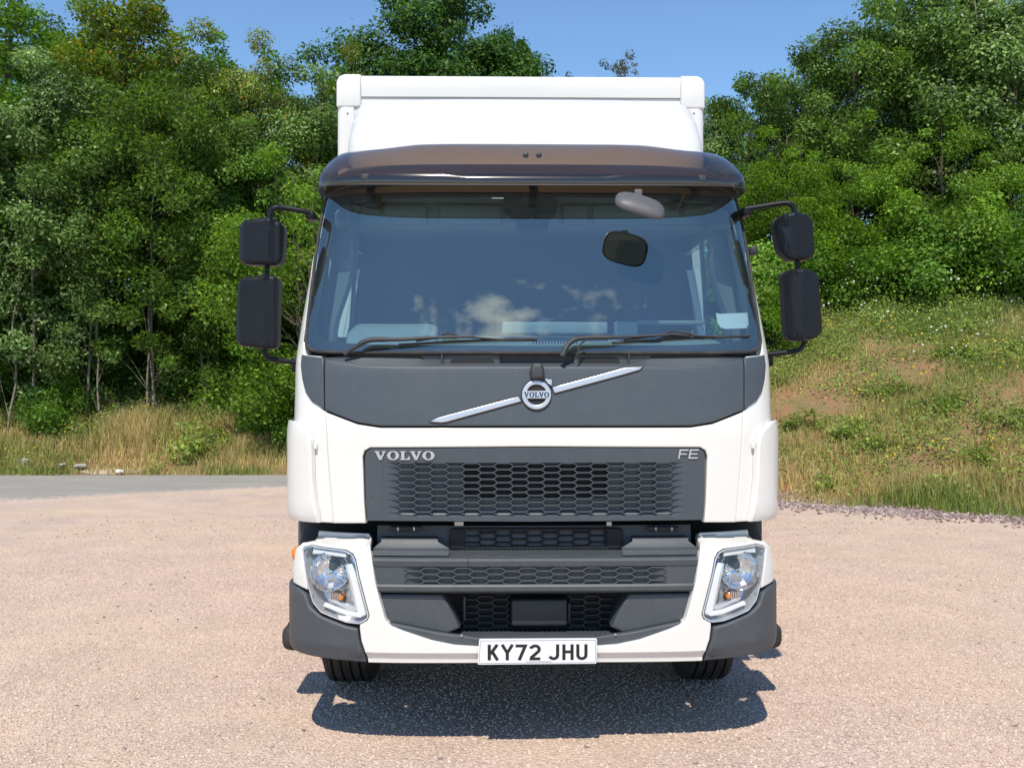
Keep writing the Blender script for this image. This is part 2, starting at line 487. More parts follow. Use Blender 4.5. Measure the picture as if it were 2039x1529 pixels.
def ribbon(pts, w, closed=False):
    """outline polygon of a mitred stroke"""
    n = len(pts); L = []; R = []
    for i in range(n):
        a = Vector(pts[i-1] if i or closed else pts[i]); b = Vector(pts[i]); c = Vector(pts[(i+1) % n] if i < n-1 or closed else pts[i])
        d1 = (b-a); d2 = (c-b)
        if d1.length < 1e-9: d1 = d2
        if d2.length < 1e-9: d2 = d1
        d1.normalize(); d2.normalize()
        m = Vector((-d1.y-d2.y, d1.x+d2.x)); m.normalize()
        k = 1/max(0.5, m.dot(Vector((-d1.y, d1.x))))
        L.append(b+m*w/2*k); R.append(b-m*w/2*k)
    return [tuple(p) for p in L] + [tuple(p) for p in reversed(R)]

# ================================================================== THE LORRY
T = empty('box_lorry', (TR_LOC[0], TR_LOC[1], 0), TR_ROT)
tag(T, 'white box lorry with slate grey front and smoked sun visor, parked on pink gravel', 'lorry')
S_END = cab.s_of_y(0.50)
S_BACK = cab.s_of_y(1.90)

# ---- cab structure
mb = MB()
zs = np.linspace(1.035, 1.785, 14); ss = np.linspace(-S_BACK, S_BACK, 121)
mb.grid([[cab.pt(s, z, -0.035) for s in ss] for z in zs])
mb.build('inner_shell', M['black'], T)
pil = tr(cab, [(652, 384), (641, 404), (634, 450), (620, 560), (608, 655), (605, 690), (606, 706), (640, 709), (640, 812), (648, 820), (654, 930), (664, 1041)])
zt, zb = 2.60, pil[-1][1]
for g in (1, -1):
    h = [(-S_END, zt), (pil[0][0], zt)] + pil + [(-S_END, zb)]
    h = h if g == 1 else flip(h)
    panel('corner_pillar', cab, h, 0.0, 0.03, M['white'], T, 0.006, 3, 0.035)
# doors with window openings
dw = cab.s_of_y(0.75), cab.s_of_y(1.55)
d0, d1 = S_END+0.006, cab.s_of_y(1.72)
for g in (1, -1):
    out = [(d0, 1.045), (d1, 1.045), (d1, 2.58), (d0, 2.58)]
    hole = fillet([(d0+0.10, 1.84), (dw[1], 1.80), (dw[1], 2.46), (d0+0.16, 2.46)], 0.06)
    out = out if g == 1 else flip(out); hole2 = hole if g == 1 else flip(hole)
    dr = panel('door', cab, out, 0.0, 0.05, M['white'], T, 0.006, 2, 0.08, holes=[hole2])
    panel('side_window', cab, hole2, -0.012, 0.004, M['sideglass'], dr, 0.001, 1, 0.1)
    x, y = 1.16*g, 0.62
    MB().box((min(x, x+g*0.065), 0.63, 1.385), (max(x, x+g*0.065), 0.80, 1.43), 0.018).build('door_handle', M['dark'], dr) if g == 1 else None
# back corner and rear wall
for g in (1, -1):
    MB().grid([[cab.pt(g*s, z, 0) for s in np.linspace(d1+0.006, S_BACK, 4)] for z in np.linspace(1.045, 2.58, 12)]).build('cab_quarter_panel', M['white'], T)
MB().box((-1.05, 1.86, 1.05), (1.05, 1.90, 2.66)).build('cab_rear_wall', M['seat'], T)
MB().box((-1.08, 0.32, 1.06), (1.08, 1.86, 1.10)).build('cab_floor', M['black'], T)
# roof: header over the windscreen rising to a shallow dome
mb = MB(); rows = []
for z, yc, a in [(2.655, .415, 1.022), (2.68, .44, 1.01), (2.73, .53, .96), (2.76, .68, .85), (2.775, .9, .6), (2.78, 1.1, .2)]:
    r = Surf(a, .42, 4.5, lambda z: 0.0, back=1.90-yc)
    e = r.s_of_y(1.88-yc)
    rows.append([r.pt(s, 0)+Vector((0, yc, z)) for s in np.linspace(-e, e, 81)])
mb.grid(rows)
mb.build('cab_roof', M['white'], T)
mb = MB(); rows = []
for z, yc, a in [(2.56, .362, 1.046), (2.575, .366, 1.046), (2.62, .39, 1.034), (2.66, .412, 1.022)]:
    r = Surf(a, .42, 4.5, lambda z: 0.0, back=1.90-yc)
    e = r.s_of_y(1.88-yc)
    rows.append([r.pt(s, 0)+Vector((0, yc, z)) for s in np.linspace(-e, e, 81)])
mb.grid(rows); mb.build('roof_header', M['dark'], T)
# headlining seen from below
MB().box((-1.0, .55, 2.55), (1.0, 1.85, 2.565)).build('headlining', M['trim'], T)

# ---- windscreen
ws_half = tr(cab, [(1068, 366), (760, 368), (700, 372), (668, 382), (651, 398), (640, 450), (625, 560), (614, 652), (610, 682), (616, 696), (642, 702), (720, 704), (1068, 704)])
ws = mirror_half(ws_half)
clear = mirror_half(tr(cab, [(1068, 392), (740, 395), (696, 402), (672, 413), (652, 440), (644, 500), (635, 564), (628, 640), (631, 664), (645, 676), (680, 682), (760, 686), (1068, 688)]))
wso = panel('windscreen', cab, ws, 0.006, 0.008, M['glass'], T, 0.003, 1, 0.05)
panel('black_border', cab, [(s*0.998, z) for s, z in ws], -0.004, 0.004, M['black'], wso, 0.001, 1, 0.05, holes=[fillet(clear, 0.03)])
sealp = fillet(ws, 0.02)
sp = [cab.pt(s, z, 0.006) for s, z in resample(sealp, 0.03)]
MB().tube(sp+[sp[0]], 0.0085, 8, False).build('rubber_seal', M['rubber'], wso)
sp2 = [cab.pt(s*1.008, z, 0.004) for s, z in resample(sealp, 0.03)]
MB().tube(sp2+[sp2[0]], 0.004, 6, False).build('seal_lip', M['greymirror'], wso)

# ---- interior seen through the glass
mb = MB(); rows = []
for y, z in [(.235, 1.815), (.34, 1.83), (.48, 1.865), (.58, 1.885), (.62, 1.87), (.66, 1.75), (.68, 1.3)]:
    rows.append([(x, y+0.10*abs(x/1.05)**4, z) for x in np.linspace(-1.04, 1.04, 41)])
mb.grid(rows); dash = mb.build('dashboard', M['dash'], T, 50)
x0, z0 = px(782, 655, .5)
mb = MB(); rows = []
for k, (y, z, w) in enumerate([(.36, 1.80, .20), (.40, 1.855, .215), (.47, 1.91, .22), (.54, 1.945, .222), (.60, 1.95, .215), (.66, 1.93, .20), (.68, 1.80, .19)]):
    rows.append([(x0+w*math.sin(a)*(1.0), y+0.02*math.cos(2*a), z-0.012*(abs(a)/1.57)**6*4-(0.05 if abs(a) > 1.5 else 0)) for a in np.linspace(-1.57, 1.57, 25)])
mb.grid(rows); mb.build('instrument_binnacle', M['dash'], dash, 40)
for (u0, u1, v0, v1, y) in [(1000, 1210, 641, 664, .42), (1225, 1270, 640, 668, .46)]:
    a, b = px(u0, v1, y), px(u1, v0, y)
    MB().box((a[0], y, a[1]), (b[0], y+.10, b[1]), 0.008).build('dashboard_tray', M['dash'], dash)
a, b = px(1270, 646, .5), px(1405, 638, .5)
MB().box((a[0], .5, a[1]), (b[0], .58, b[1]), 0.006).build('dashboard_ledge', M['trim'], dash)
mb = MB()
a, b = px(1062, 684, .27), px(1148, 674, .27)
for k in range(15): 
    x = a[0]+(b[0]-a[0])*k/14
    mb.box((x-.003, .262, a[1]-.004), (x+.003, .275, b[1]))
mb.build('demister_slot', M['black'], dash)
# steering wheel
cx_, cz_ = px(792, 672, .78)
Rm = Matrix.Translation((cx_, .78, cz_-0.01)) @ Matrix.Rotation(math.radians(48), 4, 'X')
mb = MB(); ring = [Rm @ Vector((.225*math.cos(t), .225*math.sin(t), 0)) for t in np.linspace(0, 2*math.pi, 49)]
mb.tube(ring, .016, 8, False)
for t in (0.3, math.pi-0.3, -math.pi/2): mb.tube([Rm @ Vector((.22*math.cos(t), .22*math.sin(t), 0)), Rm @ Vector((.05*math.cos(t), .05*math.sin(t), -.03))], .014, 6)
mb.tube([Rm @ Vector((0, 0, 0)), Rm @ Vector((0, 0, -.35))], .05, 12)
mb.build('steering_wheel', M['dark'], T)
for x in (-.55, .55):
    mb = MB()
    mb.box((x-.25, 1.05, 1.35), (x+.25, 1.55, 1.52), .06)
    st = mb.build('seat', M['seat'], T)
    MB().box((x-.24, 1.52, 1.48), (x+.24, 1.66, 2.08), .06).build('backrest', M['seat'], st)
    MB().box((x-.14, 1.54, 2.10), (x+.14, 1.64, 2.27), .04).build('headrest', M['seat'], st)
# inner pillar trims
for g in (1, -1):
    mb = MB(); rows = []
    for z in np.linspace(1.79, 2.52, 14):
        t = (z-1.79)/.73
        xi = 0.935-0.085*t+0.016*math.sin(t*9)
        k = cab.aw(z)-0.035
        yy = cab.yc(z)
        rows.append([(g*xi, yy+.14, z), (g*(xi-.012), yy+.19, z), (g*xi, yy+.27, z), (g*(k-.01), yy+.42, z)])
    mb.grid(rows); mb.build('pillar_trim', M['trim'], T, 40)
    MB().tube([(g*.93, .80, 1.84), (g*.90, .86, 2.45)], .012, 8).build('grab_rail', M['trim'], T)
# overhead shelf, sun blinds and camera unit
a, b = px(672, 462, .72), px(1448, 396, .72)
shelf = MB().box((a[0], .60, 2.425), (b[0], .80, 2.56), .03).build('overhead_shelf', M['trim'], T)
for (u0, u1) in [(690, 850), (875, 1000), (1120, 1170), (1180, 1420)]:
    a, b = px(u0, 448, .58), px(u1, 408, .58)
    MB().box((a[0], .575, a[1]), (b[0], .605, b[1]), .012).build('storage_flap', M['trim'], shelf)
for u in (742, 1350):
    a = px(u, 405, .46)
    mb = MB(); mb.lathe([(0, -.02), (.04, -.015), (.045, 0), (.03, .015), (0, .02)], (a[0], .50, a[1]), 'z', 16)
    mb.tube([(a[0], .5, a[1]), (a[0], .5, a[1]+.09)], .012, 8); mb.build('blind_bracket', M['dark'], shelf)
def sz_box(name, pts, off, thick, mat, parent, bev=.008, rnd=.02): return panel(name, cab, tr(cab, pts), off, thick, mat, parent, bev, 3, .04, rnd=rnd)
cu = sz_box('driver_camera_unit', [(1003, 380), (1110, 380), (1110, 412), (1096, 424), (1090, 452), (1030, 452), (1026, 424), (1003, 412)], -.012, .06, M['black'], T)
sz_box('camera_cover', [(1040, 384), (1068, 384), (1074, 404), (1034, 404)], -.010, .01, M['dark'], cu)
p = cab.pt(*cab.sz(1058, 434), -.010)
MB().lathe([(0, -.002), (.008, 0), (.008, .012)], p, 'y', 14).build('camera_eye', M['greymirror'], cu)
p0, p1 = cab.sz(657, 424), cab.sz(672, 414)
panel('clip', cab, [p0, (p1[0], p1[1]), (p1[0]+.003, p1[1]-.012), (p0[0]+.003, p0[1]-.012)], -.010, .004, M['paper'], T, .001, 1, .05)
# folded card against the wall of the cab on the passenger side
bx = cab.sz(1410, 610)
MB().box((px(1405, 627, .62)[0], .62, px(1405, 627, .62)[1]), (px(1452, 600, .62)[0], .66, px(1452, 600, .62)[1]), .006).build('door_pocket', M['seat'], T)

# ---- lower front
dk = tr(cab, [(1068, 848), (756, 848), (712, 841), (683, 830), (649, 816), (649, 716), (672, 720), (720, 729), (790, 731), (1068, 731)])
hood = panel('bonnet_panel', cab, mirror_half(dk), 0.010, 0.03, M['greyhood'], T, 0.004, 3, 0.024)
# the ledge along the top of the bonnet panel
fr = [(649, 716), (672, 720), (720, 729), (790, 731), (1068, 731)]
bk = [(649, 712), (690, 712), (770, 713), (838, 714), (850, 720), (862, 723), (1068, 723)]
fl = tr(cab, fr); bl_u = bk
fs_ = np.array(fl)
def zf(s): return float(np.interp(-abs(s), fs_[:, 0], fs_[:, 1]))
bkp = [(px(u, v, .135)) for u, v in bk]
bks = np.array([(x, z) for x, z in bkp])
def zbk(x): return float(np.interp(-abs(x), bks[:, 0], bks[:, 1]))
se = abs(fl[0][0])
mb = MB(); R = [[], [], [], []]
for s in np.linspace(-se, se, 121):
    z = zf(s); p = cab.pt(s, z, .010)
    q = Vector((p.x*.995, p.y+.042*(1-0.55*(abs(s)/se)**3), max(zbk(p.x), z+.004)))
    R[0].append(p-Vector((0, 0, .001))); R[1].append(p+Vector((0, .004, .003))); R[2].append(q); R[3].append(q+Vector((0, .004, -.05)))
mb.grid(R); mb.build('bonnet_ledge', M['greyhood'], T, 50)
for g in (1, -1):
    h = tr(cab, [(603, 707), (620, 710), (646, 713), (646.5, 815), (622, 799), (610, 780), (604, 755), (601, 728)])
    panel('grey_corner_trim', cab, h if g == 1 else flip(h), 0.008, 0.03, M['greyhood'], T, 0.004, 3, 0.02)
# cowl below the windscreen
cw = Flat(lambda x, z: .148+.05*abs(x)**4)
hp = [(1068, 698), (720, 704), (640, 712), (640, 727), (1068, 735)]
panel('cowl', cw, mirror_half(tr(cw, hp)), 0.0, .02, M['dark'], T, .004, 2, .06)
cv = Flat(lambda x, z: .132+.05*abs(x)**4)
for pts, slot in (([(835, 706), (996, 705), (996, 726), (848, 726), (842, 716)], [(898, 714), (978, 714), (984, 719), (984, 726), (897, 726)]),
                  ([(1142, 705), (1300, 705), (1292, 716), (1283, 726), (1142, 726)], [(1152, 711), (1226, 711), (1234, 717), (1234, 726), (1150, 726)])):
    v = panel('air_intake', cv, tr(cv, pts), 0.0, .03, M['grey'], T, .006, 3, .03, rnd=.01)
    panel('intake_slot', cv, tr(cv, slot), 0.002, .004, M['black'], v, .001, 1, .03, rnd=.01)
for u in (880, 1252):
    a, b = px(u-2, 727, cw.f(0, 0)-.03), px(u+2, 705, cw.f(0, 0)-.03)
    MB().box((a[0], cw.f(0, 0)-.032, a[1]), (b[0], cw.f(0, 0)-.02, b[1])).build('cowl_clip', M['dark'], T)
# white front panel framing the grille
wp = tr(cab, [(1068, 852), (757, 852), (712, 845), (683, 834), (650, 821), (656, 930), (665, 1041), (729, 1041), (726, 1000), (723, 908), (727, 897), (738, 891), (1068, 889)])
panel('front_panel', cab, mirror_half(wp), 0.009, 0.05, M['white'], T, 0.006, 4, 0.03)
# corner air deflectors
rows_l = [(838, 584, 590), (845, 582, 602), (860, 580, 618), (875, 579, 625), (895, 578, 627), (950, 578, 628), (1000, 580, 633), (1022, 583, 638), (1034, 590, 639), (1039, 600, 640)]
for g in (1, -1):
    mb = MB(); R = []
    for v, uo, ui in rows_l:
        si, z = cab.sz(ui, v); si = abs(si)
        end = cab.s_of_y(.80)
        t = min(1, (v-838)/25); tb = min(1, (1041-v)/14)
        lift = .034*(.8+.2*t)*(.6+.4*tb)
        row = [cab.pt(si-.002, z, .002), cab.pt(si, z, lift*.75), cab.pt(si+.008, z, lift)]
        for q in np.linspace(si+.03, end, 14): row.append(cab.pt(q, z, lift))
        row.append(cab.pt(end, z, 0))
        R.append(row)
    top = [p+Vector((0, .03, -.004)) for p in R[0]]; bot = [p+Vector((0, .03, .004)) for p in R[-1]]
    R = [top]+R+[bot]
    R = [[Vector((g*p.x, p.y, p.z)) for p in r] for r in R]
    mb.grid(R); df = mb.build('corner_air_deflector', M['white'], T, 24)
    for v in (888, 1010):
        s_, z_ = cab.sz(630, v)
        p = cab.pt(abs(s_)-.004, z_, .012); p.x *= g
        MB().box((p.x-.007, p.y-.008, p.z-.014), (p.x+.007, p.y+.02, p.z+.014), .004).build('fixing_lug', M['white'], df)

# ---- honeycomb helper
def honeycomb(name, P, x0, x1, z0, z1, xc, zc, pitch, flat, row, w, depth, mat, parent, keep=None, back=None):
    """ribs of a stretched honeycomb; P(x, z, off) gives a point, depth(x, z) the pocket depth"""
    mb = MB(); dx_ = pitch-flat
    segs = {}
    ni = int((x1-x0)/pitch)+4; nj = int((z1-z0)/row)+4
    for i in range(-ni, ni+1):
        for j in range(-nj, nj+1):
            cx = xc+i*pitch; cz = zc+j*row+(row/2 if i % 2 else 0)
            pts = [(cx+flat/2, cz+row/2), (cx+flat/2+dx_, cz), (cx+flat/2, cz-row/2), (cx-flat/2, cz-row/2), (cx-flat/2-dx_, cz), (cx-flat/2, cz+row/2)]
            for k in range(6):
                a, b = pts[k], pts[(k+1) % 6]
                mx, mz = (a[0]+b[0])/2, (a[1]+b[1])/2
                if not (x0 <= mx <= x1 and z0 <= mz <= z1): continue
                if keep and not keep(mx, mz): continue
                key = (round(mx, 4), round(mz, 4))
                if key in segs: continue
                segs[key] = (a, b)
    for a, b in segs.values():
        a = (min(max(a[0], x0), x1), min(max(a[1], z0), z1)); b = (min(max(b[0], x0), x1), min(max(b[1], z0), z1))
        d = Vector((b[0]-a[0], b[1]-a[1]))
        if d.length < 1e-4: continue
        n = Vector((-d.y, d.x)).normalized(); vs = []
        for p in (a, b):
            dp = max(depth(p[0], p[1]), 0.0004)
            for off, hw in ((-dp, -w*.85), (0, -w/2), (0, w/2), (-dp, w*.85)):
                vs.append(P(p[0]+n.x*hw, p[1]+n.y*hw, off))
        mb.add(vs, [(0, 1, 5, 4), (1, 2, 6, 5), (2, 3, 7, 6)])
    return mb.build(name, mat, parent, 0)
def sstep(a, b, x): 
    t = min(1, max(0, (x-a)/(b-a))); return t*t*(3-2*t)

# ---- main grille with lettering
gh = tr(cab, [(1068, 891), (740, 893), (731, 898), (727, 908), (729, 1000), (733, 1036), (1068, 1038)])
hxa, hza = cab.sz(764, 1027); hxb, hzb = cab.sz(764, 921)
hx = -hxa
hole = [(-hx, hza), (hx, hza), (hx, hzb), (-hx, hzb)]
gr = panel('grille', cab, mirror_half(gh), 0.004, 0.03, M['greyhood'], T, 0.0012, 2, 0.022, holes=[hole])
def gdepth(x, z): return 0.024*sstep(hx, hx-.13, abs(x))*min(1, .35+sstep(hza, hza+.04, z))
ox, oz0, oz1 = abs(cab.sz(925, 990)[0]), cab.sz(925, 992)[1], cab.sz(925, 924)[1]
mb = MB(); xs = np.linspace(-hx, hx, 81); zz = np.linspace(hza, hzb, 25)
P = [[cab.pt(x, z, .004-gdepth(x, z)) for x in xs] for z in zz]
k = len(mb.v); mb.v += [tuple(p) for r in P for p in r]
for i in range(len(zz)-1):
    for j in range(len(xs)-1):
        cxm, czm = (xs[j]+xs[j+1])/2, (zz[i]+zz[i+1])/2
        if abs(cxm) < ox and oz0 < czm < oz1: continue
        mb.f.append((i*81+j, i*81+j+1, (i+1)*81+j+1, (i+1)*81+j))
mb.build('grille_backing', M['greyhood'], gr, 50)
row = (hzb-hza)/8.15; pit = 0.0718
honeycomb('honeycomb_mesh', lambda x, z, o: cab.pt(x, z, .004+o), -hx, hx, hza, hzb, 0.0, hzb-row*.55, pit, .053, row, .0042, gdepth, M['greyhood'], gr)
# things dimly seen through the grille
mb = MB(); a, b = px(930, 996, .22), px(1206, 920, .22)
mb.box((a[0], .22, a[1]), (b[0], .24, b[1]))
for k in range(9):
    x = a[0]+(b[0]-a[0])*(k+.5)/9; mb.box((x-.002, .21, a[1]), (x+.002, .22, b[1]))
mb.build('radiator_core', M['black'], T)
for u, v in ((946, 968), (1190, 960)):
    p = px(u, v, .15); MB().lathe([(0, -.012), (.008, -.008), (.008, .06)], (p[0], .15, p[1]), 'y', 12).build('radiator_bolt', M['steel'], T)

# ---- lettering
def ell(w, h, cx, cy, n=36): return [(cx+w/2*math.cos(2*math.pi*k/n), cy+h/2*math.sin(2*math.pi*k/n)) for k in range(n)]
LV = [([(0, 1), (.47, 1), (.47, .9), (.36, .9), (.575, .34), (.74, .9), (.62, .9), (.62, 1), (1.02, 1), (1.02, .9), (.92, .9), (.62, 0), (.42, 0), (.1, .9), (0, .9)], [])]
LO = [(ell(1.02, 1.06, .51, .5), [ell(.46, .82, .51, .5)])]
LL = [([(0, 0), (0, .1), (.12, .1), (.12, .9), (0, .9), (0, 1), (.52, 1), (.52, .9), (.38, .9), (.38, .12), (.6, .12), (.74, .38), (.84, .38), (.84, 0)], [])]
def sk(p): return [(x+.22*z, z) for x, z in p]
LF = [(sk([(0, 0), (0, 1), (1.15, 1), (1.15, .84), (.2, .84), (.2, .58), (1.0, .58), (1.0, .43), (.2, .43), (.2, 0)]), [])]
LE = [(sk([(0, 0), (0, 1), (1.15, 1), (1.15, .84), (.2, .84), (.2, .58), (1.05, .58), (1.05, .43), (.2, .43), (.2, .16), (1.15, .16), (1.15, 0)]), [])]
def arc(cx, cy, r, a0, a1, n=8): return [(cx+r*math.cos(math.radians(a0+(a1-a0)*k/n)), cy+r*math.sin(math.radians(a0+(a1-a0)*k/n))) for k in range(n+1)]
wst = .178
PL = {
 'K': [(ribbon([(.09, 0), (.09, 1)], wst), []), (ribbon([(.53, 1), (.15, .40)], wst), []), (ribbon([(.25, .56), (.55, 0)], wst), [])],
 'Y': [(ribbon([(.03, 1), (.315, .47), (.60, 1)], wst), []), (ribbon([(.315, .53), (.315, 0)], wst), [])],
 '7': [(ribbon([(0, .915), (.54, .915), (.20, 0)], wst), [])],
 '2': [(ribbon([(.09, .74), (.095, .80)]+arc(.315, .69, .225, 150, -35, 10)+[(.12, .18), (.10, .085), (.60, .085)], wst), [])],
 'J': [(ribbon([(.51, 1), (.51, .34)]+arc(.29, .31, .22, -4, -160, 9), wst), [])],
 'H': [(ribbon([(.09, 0), (.09, 1)], wst), []), (ribbon([(.54, 0), (.54, 1)], wst), []), (ribbon([(.17, .52), (.46, .52)], wst), [])],
 'U': [(ribbon([(.09, 1), (.09, .34)]+arc(.315, .31, .225, 184, 356, 10)+[(.54, .34), (.54, 1)], wst), [])],
}
def emboss(name, glyphs, surf, s0, z0, sx, sz_, off, thick, mat, parent, bevel=0.0):
    """glyphs: (x offset, [(outline, holes)])"""
    mb = MB(); q = 0
    for gx, polys in glyphs:
        for out, holes in polys:
            f = lambda p: [(s0+(gx+x)*sx, z0+z*sz_) for x, z in p]
            o_, hs = f(out), [f(h) for h in holes]
            if area2(o_) < 0: o_ = o_[::-1]
            vs, fs = fill2d(o_, hs, 1.0)
            dz_ = q*0.00015; q += 1
            mb.add([surf.pt(a, b, off-dz_) for a, b in vs], fs)
            for lp in [o_]+hs:
                n = len(lp); mb.add([surf.pt(a, b, off-dz_) for a, b in lp]+[surf.pt(a, b, off-thick) for a, b in lp], [(i, (i+1) % n, n+(i+1) % n, n+i) for i in range(n)])
    return mb.build(name, mat, parent, 0)
a, b = cab.sz(746, 915), cab.sz(866, 898)
wtot = 1.02+.06+1.02+.06+.84+.02+1.02+.03+1.02
k = (b[0]-a[0])/wtot; hgt = b[1]-a[1]
adv = [(0, LV), (1.08, LO), (2.16, LL), (2.99, LV), (4.05, LO)]
for gx, gl in adv: emboss('raised_letter', [(gx, gl)], cab, a[0], a[1], k, hgt, .010, .006, M['satin'], gr)
a, b = cab.sz(1349, 913), cab.sz(1391, 894)
k = (b[0]-a[0])/2.72
for gx, gl in [(0, LF), (1.33, LE)]: emboss('raised_letter', [(gx, gl)], cab, a[0], a[1], k, b[1]-a[1], .010, .006, M['satin'], gr)

# ---- emblem and diagonal bar on the bonnet panel
em_s, em_z = cab.sz(1068, 787)
def circ(r, n=48): return [(em_s+r*math.cos(2*math.pi*i/n), em_z+r*math.sin(2*math.pi*i/n)) for i in range(n)]
for pts in ([(857, 840), (872, 832), (1032, 790), (1038, 800), (892, 840), (880, 842)], [(1099, 772), (1243, 733.5), (1279, 732), (1273, 738), (1104, 784)]):
    rim = panel('emblem_bar', cab, inset([(s, z) for s, z in (lambda q: q if area2(q) > 0 else q[::-1])(tr(cab, pts))], -.004), .012, .004, M['black'], hood, .001, 1, .05)
    panel('bar_face', cab, tr(cab, pts), .020, .010, M['satin'], rim, .004, 3, .05)
bd = panel('emblem_disc', cab, circ(.0705), .013, .006, M['black'], hood, .002, 1, .03)
panel('emblem_ring', cab, circ(.066), .024, .012, M['satin'], bd, .005, 3, .012, holes=[circ(.045)])
sq = [(em_s+.042, em_z+.050), (em_s+.052, em_z+.062), (em_s+.036, em_z+.064), (em_s+.067, em_z+.068), (em_s+.064, em_z+.036), (em_s+.060, em_z+.048)]
panel('emblem_arrow', cab, [(em_s+.040, em_z+.0685), (em_s+.0685, em_z+.0685), (em_s+.0685, em_z+.040), (em_s+.050, em_z+.050)], .0245, .012, M['satin'], bd, .002, 2, .03)
panel('emblem_band', cab, [(em_s-.064, em_z-.017), (em_s+.064, em_z-.017), (em_s+.064, em_z+.017), (em_s-.064, em_z+.017)], .026, .010, M['satin'], bd, .002, 1, .03)
k = .113/wtot
for gx, gl in adv: emboss('emblem_letter', [(gx, gl)], cab, em_s-.0565, em_z-.011, k, .022, .0275, .002, M['plateblack'], bd)
panel('bonnet_knob', cab, fillet(tr(cab, [(1057, 758), (1054, 742), (1059, 727), (1079, 727), (1084, 742), (1082, 758)]), .012), .045, .05, M['dark'], T, .014, 4, .02)

# ---- gap between cab and bumper: hinges
for (u0, u1) in ((778, 838), (1290, 1350)):
    a, b = px(u0, 1052, .16), px(u1, 1052, .16)
    hg = MB().tube([(a[0], .16, a[1]), (b[0], .16, b[1])], .012, 10).build('grille_hinge', M['dark'], T)
    for t in (.25, .78):
        x = a[0]+(b[0]-a[0])*t; MB().tube([(x-.004, .16, a[1]), (x+.004, .16, a[1])], .0155, 12).build('hinge_collar', M['steel'], hg)
mb = MB().grid([[bmp.pt(s, z, 0)+Vector((0, .16, 0)) for s in np.linspace(-1.3, 1.3, 41)] for z in (.84, .95, 1.06)])
mb.build('gap_backing', M['black'], T)
for u in (910, 918, 1213):
    a = px(u, 1042, .14); MB().box((a[0]-.012, .14, a[1]-.012), (a[0]+.012, .17, a[1]+.01), .003).build('catch_plate', M['steel'], T)

# ================================================================== BUMPER AND LAMPS
B0 = Surf(1.14, 0.52, 4.6, lambda z: 0.0)
def zv(v, y): return CAM_H-(v-CV)/FOC*(4.5+y)
lamp_o = [(604, 1096), (608, 1090), (622, 1086), (690, 1096), (702, 1103), (708, 1114), (716, 1152), (735, 1225), (731, 1234), (716, 1242), (690, 1239), (640, 1219), (624, 1199), (619, 1182), (613, 1160)]
bw = [(1068, 1287), (950, 1287), (905, 1284), (860, 1275), (800, 1255), (779, 1246), (768, 1234), (757, 1195), (748, 1160), (738, 1086), (735, 1062), (636, 1056), (629, 1076),
      (604, 1081), (591, 1092), (587, 1120), (586, 1158), (600, 1167), (613, 1173)]
lamp_edge = [(612, 1160), (603, 1096), (607, 1089), (622, 1085), (691, 1095), (703, 1102), (709, 1113), (717, 1152), (736, 1225), (732, 1235), (717, 1243)]
bw2 = [(717, 1252), (720, 1275), (731, 1303), (734, 1318), (1068, 1318)]
wb = panel('white_bumper', bmp, mirror_half(tr(bmp, bw+lamp_edge+bw2)), 0.006, 0.05, M['white'], T, 0.005, 3, 0.018, smooth=28)
bs_end = bmp.s_of_y(.80)
cor = tr(bmp, [(597, 1170), (610, 1181), (619, 1207), (640, 1225), (690, 1245), (713, 1250), (716, 1275), (727, 1303), (730, 1317)])
zbot = cor[-1][1]
for g in (1, -1):
    h = cor + [(-bs_end*.92, zbot+.03), (-bs_end, zbot+.09), (-bs_end, cor[0][1]-.02), (bmp.sz(584, 1164)[0]-.03, cor[0][1]+.01)]
    panel('bumper_corner', bmp, h if g == 1 else flip(h), 0.012, 0.05, M['grey'], T, 0.012, 4, 0.03)
    # panel behind the bumper and its marker lamp
    x = 1.13
    mb = MB().box((min(g*1.02, g*1.165), .62, .80), (max(g*1.02, g*1.165), 1.25, 1.04), .012)
    sp_ = mb.build('step_panel', M['grey'], T)
    MB().box((min(g*1.0, g*1.15), .74, .36), (max(g*1.0, g*1.15), 1.25, .80), .01).build('step_well', M['dark'], T)
    st = MB().box((min(g*1.0, g*(1.285 if g < 0 else 1.32)), .78, .27), (max(g*1.0, g*(1.285 if g < 0 else 1.32)), 1.14, .40), .045).build('entry_step', M['rubber'], T)
    mb = MB()
    for k in range(6):
        y = .82+k*.05; mb.box((min(g*1.09, g*1.255), y, .399), (max(g*1.09, g*1.255), y+.02, .412))
    mb.build('step_tread', M['dark'], st)
    if g == -1:
        mb = MB().lathe([(0, -.045), (.02, -.043), (.036, -.03), (.042, -.008), (.042, .02)], (-1.165, .70, .79), 'x', 24)
        mb.build('side_marker_lamp', M['amber'], T, 40)

# ---- upper step with its honeycomb
hs = abs(bmp.sz(800, 1145)[0]); se = abs(bmp.sz(752, 1120)[0])+.02
dE, dF = zv(1127, .03), zv(1163, .03)
def bd_(s): return .014*sstep(hs, hs-.08, abs(s))
prof = lambda s: [(.19, zv(1046, .19)), (.175, zv(1094, .175)), (.165, zv(1095, .165)), (.045, zv(1110, .045)), (.032, zv(1112, .032)), (.022, zv(1117, .022)), (.026, dE), (.030, dE-.001),
                  (.030+bd_(s), dE-.002), (.030+bd_(s), dF+.002), (.030, dF+.001), (.024, dF), (.018, zv(1168, .018)), (.020, zv(1176, .02)), (.030, zv(1179, .03)), (.16, zv(1181, .16))]
S_ = np.linspace(-se, se, 141)
mb = MB().grid([[B0.pt(s, 0)+Vector((0, prof(s)[k][0], prof(s)[k][1])) for s in S_] for k in range(len(prof(0)))])
ust = mb.build('bumper_step', M['grey'], T, 25)
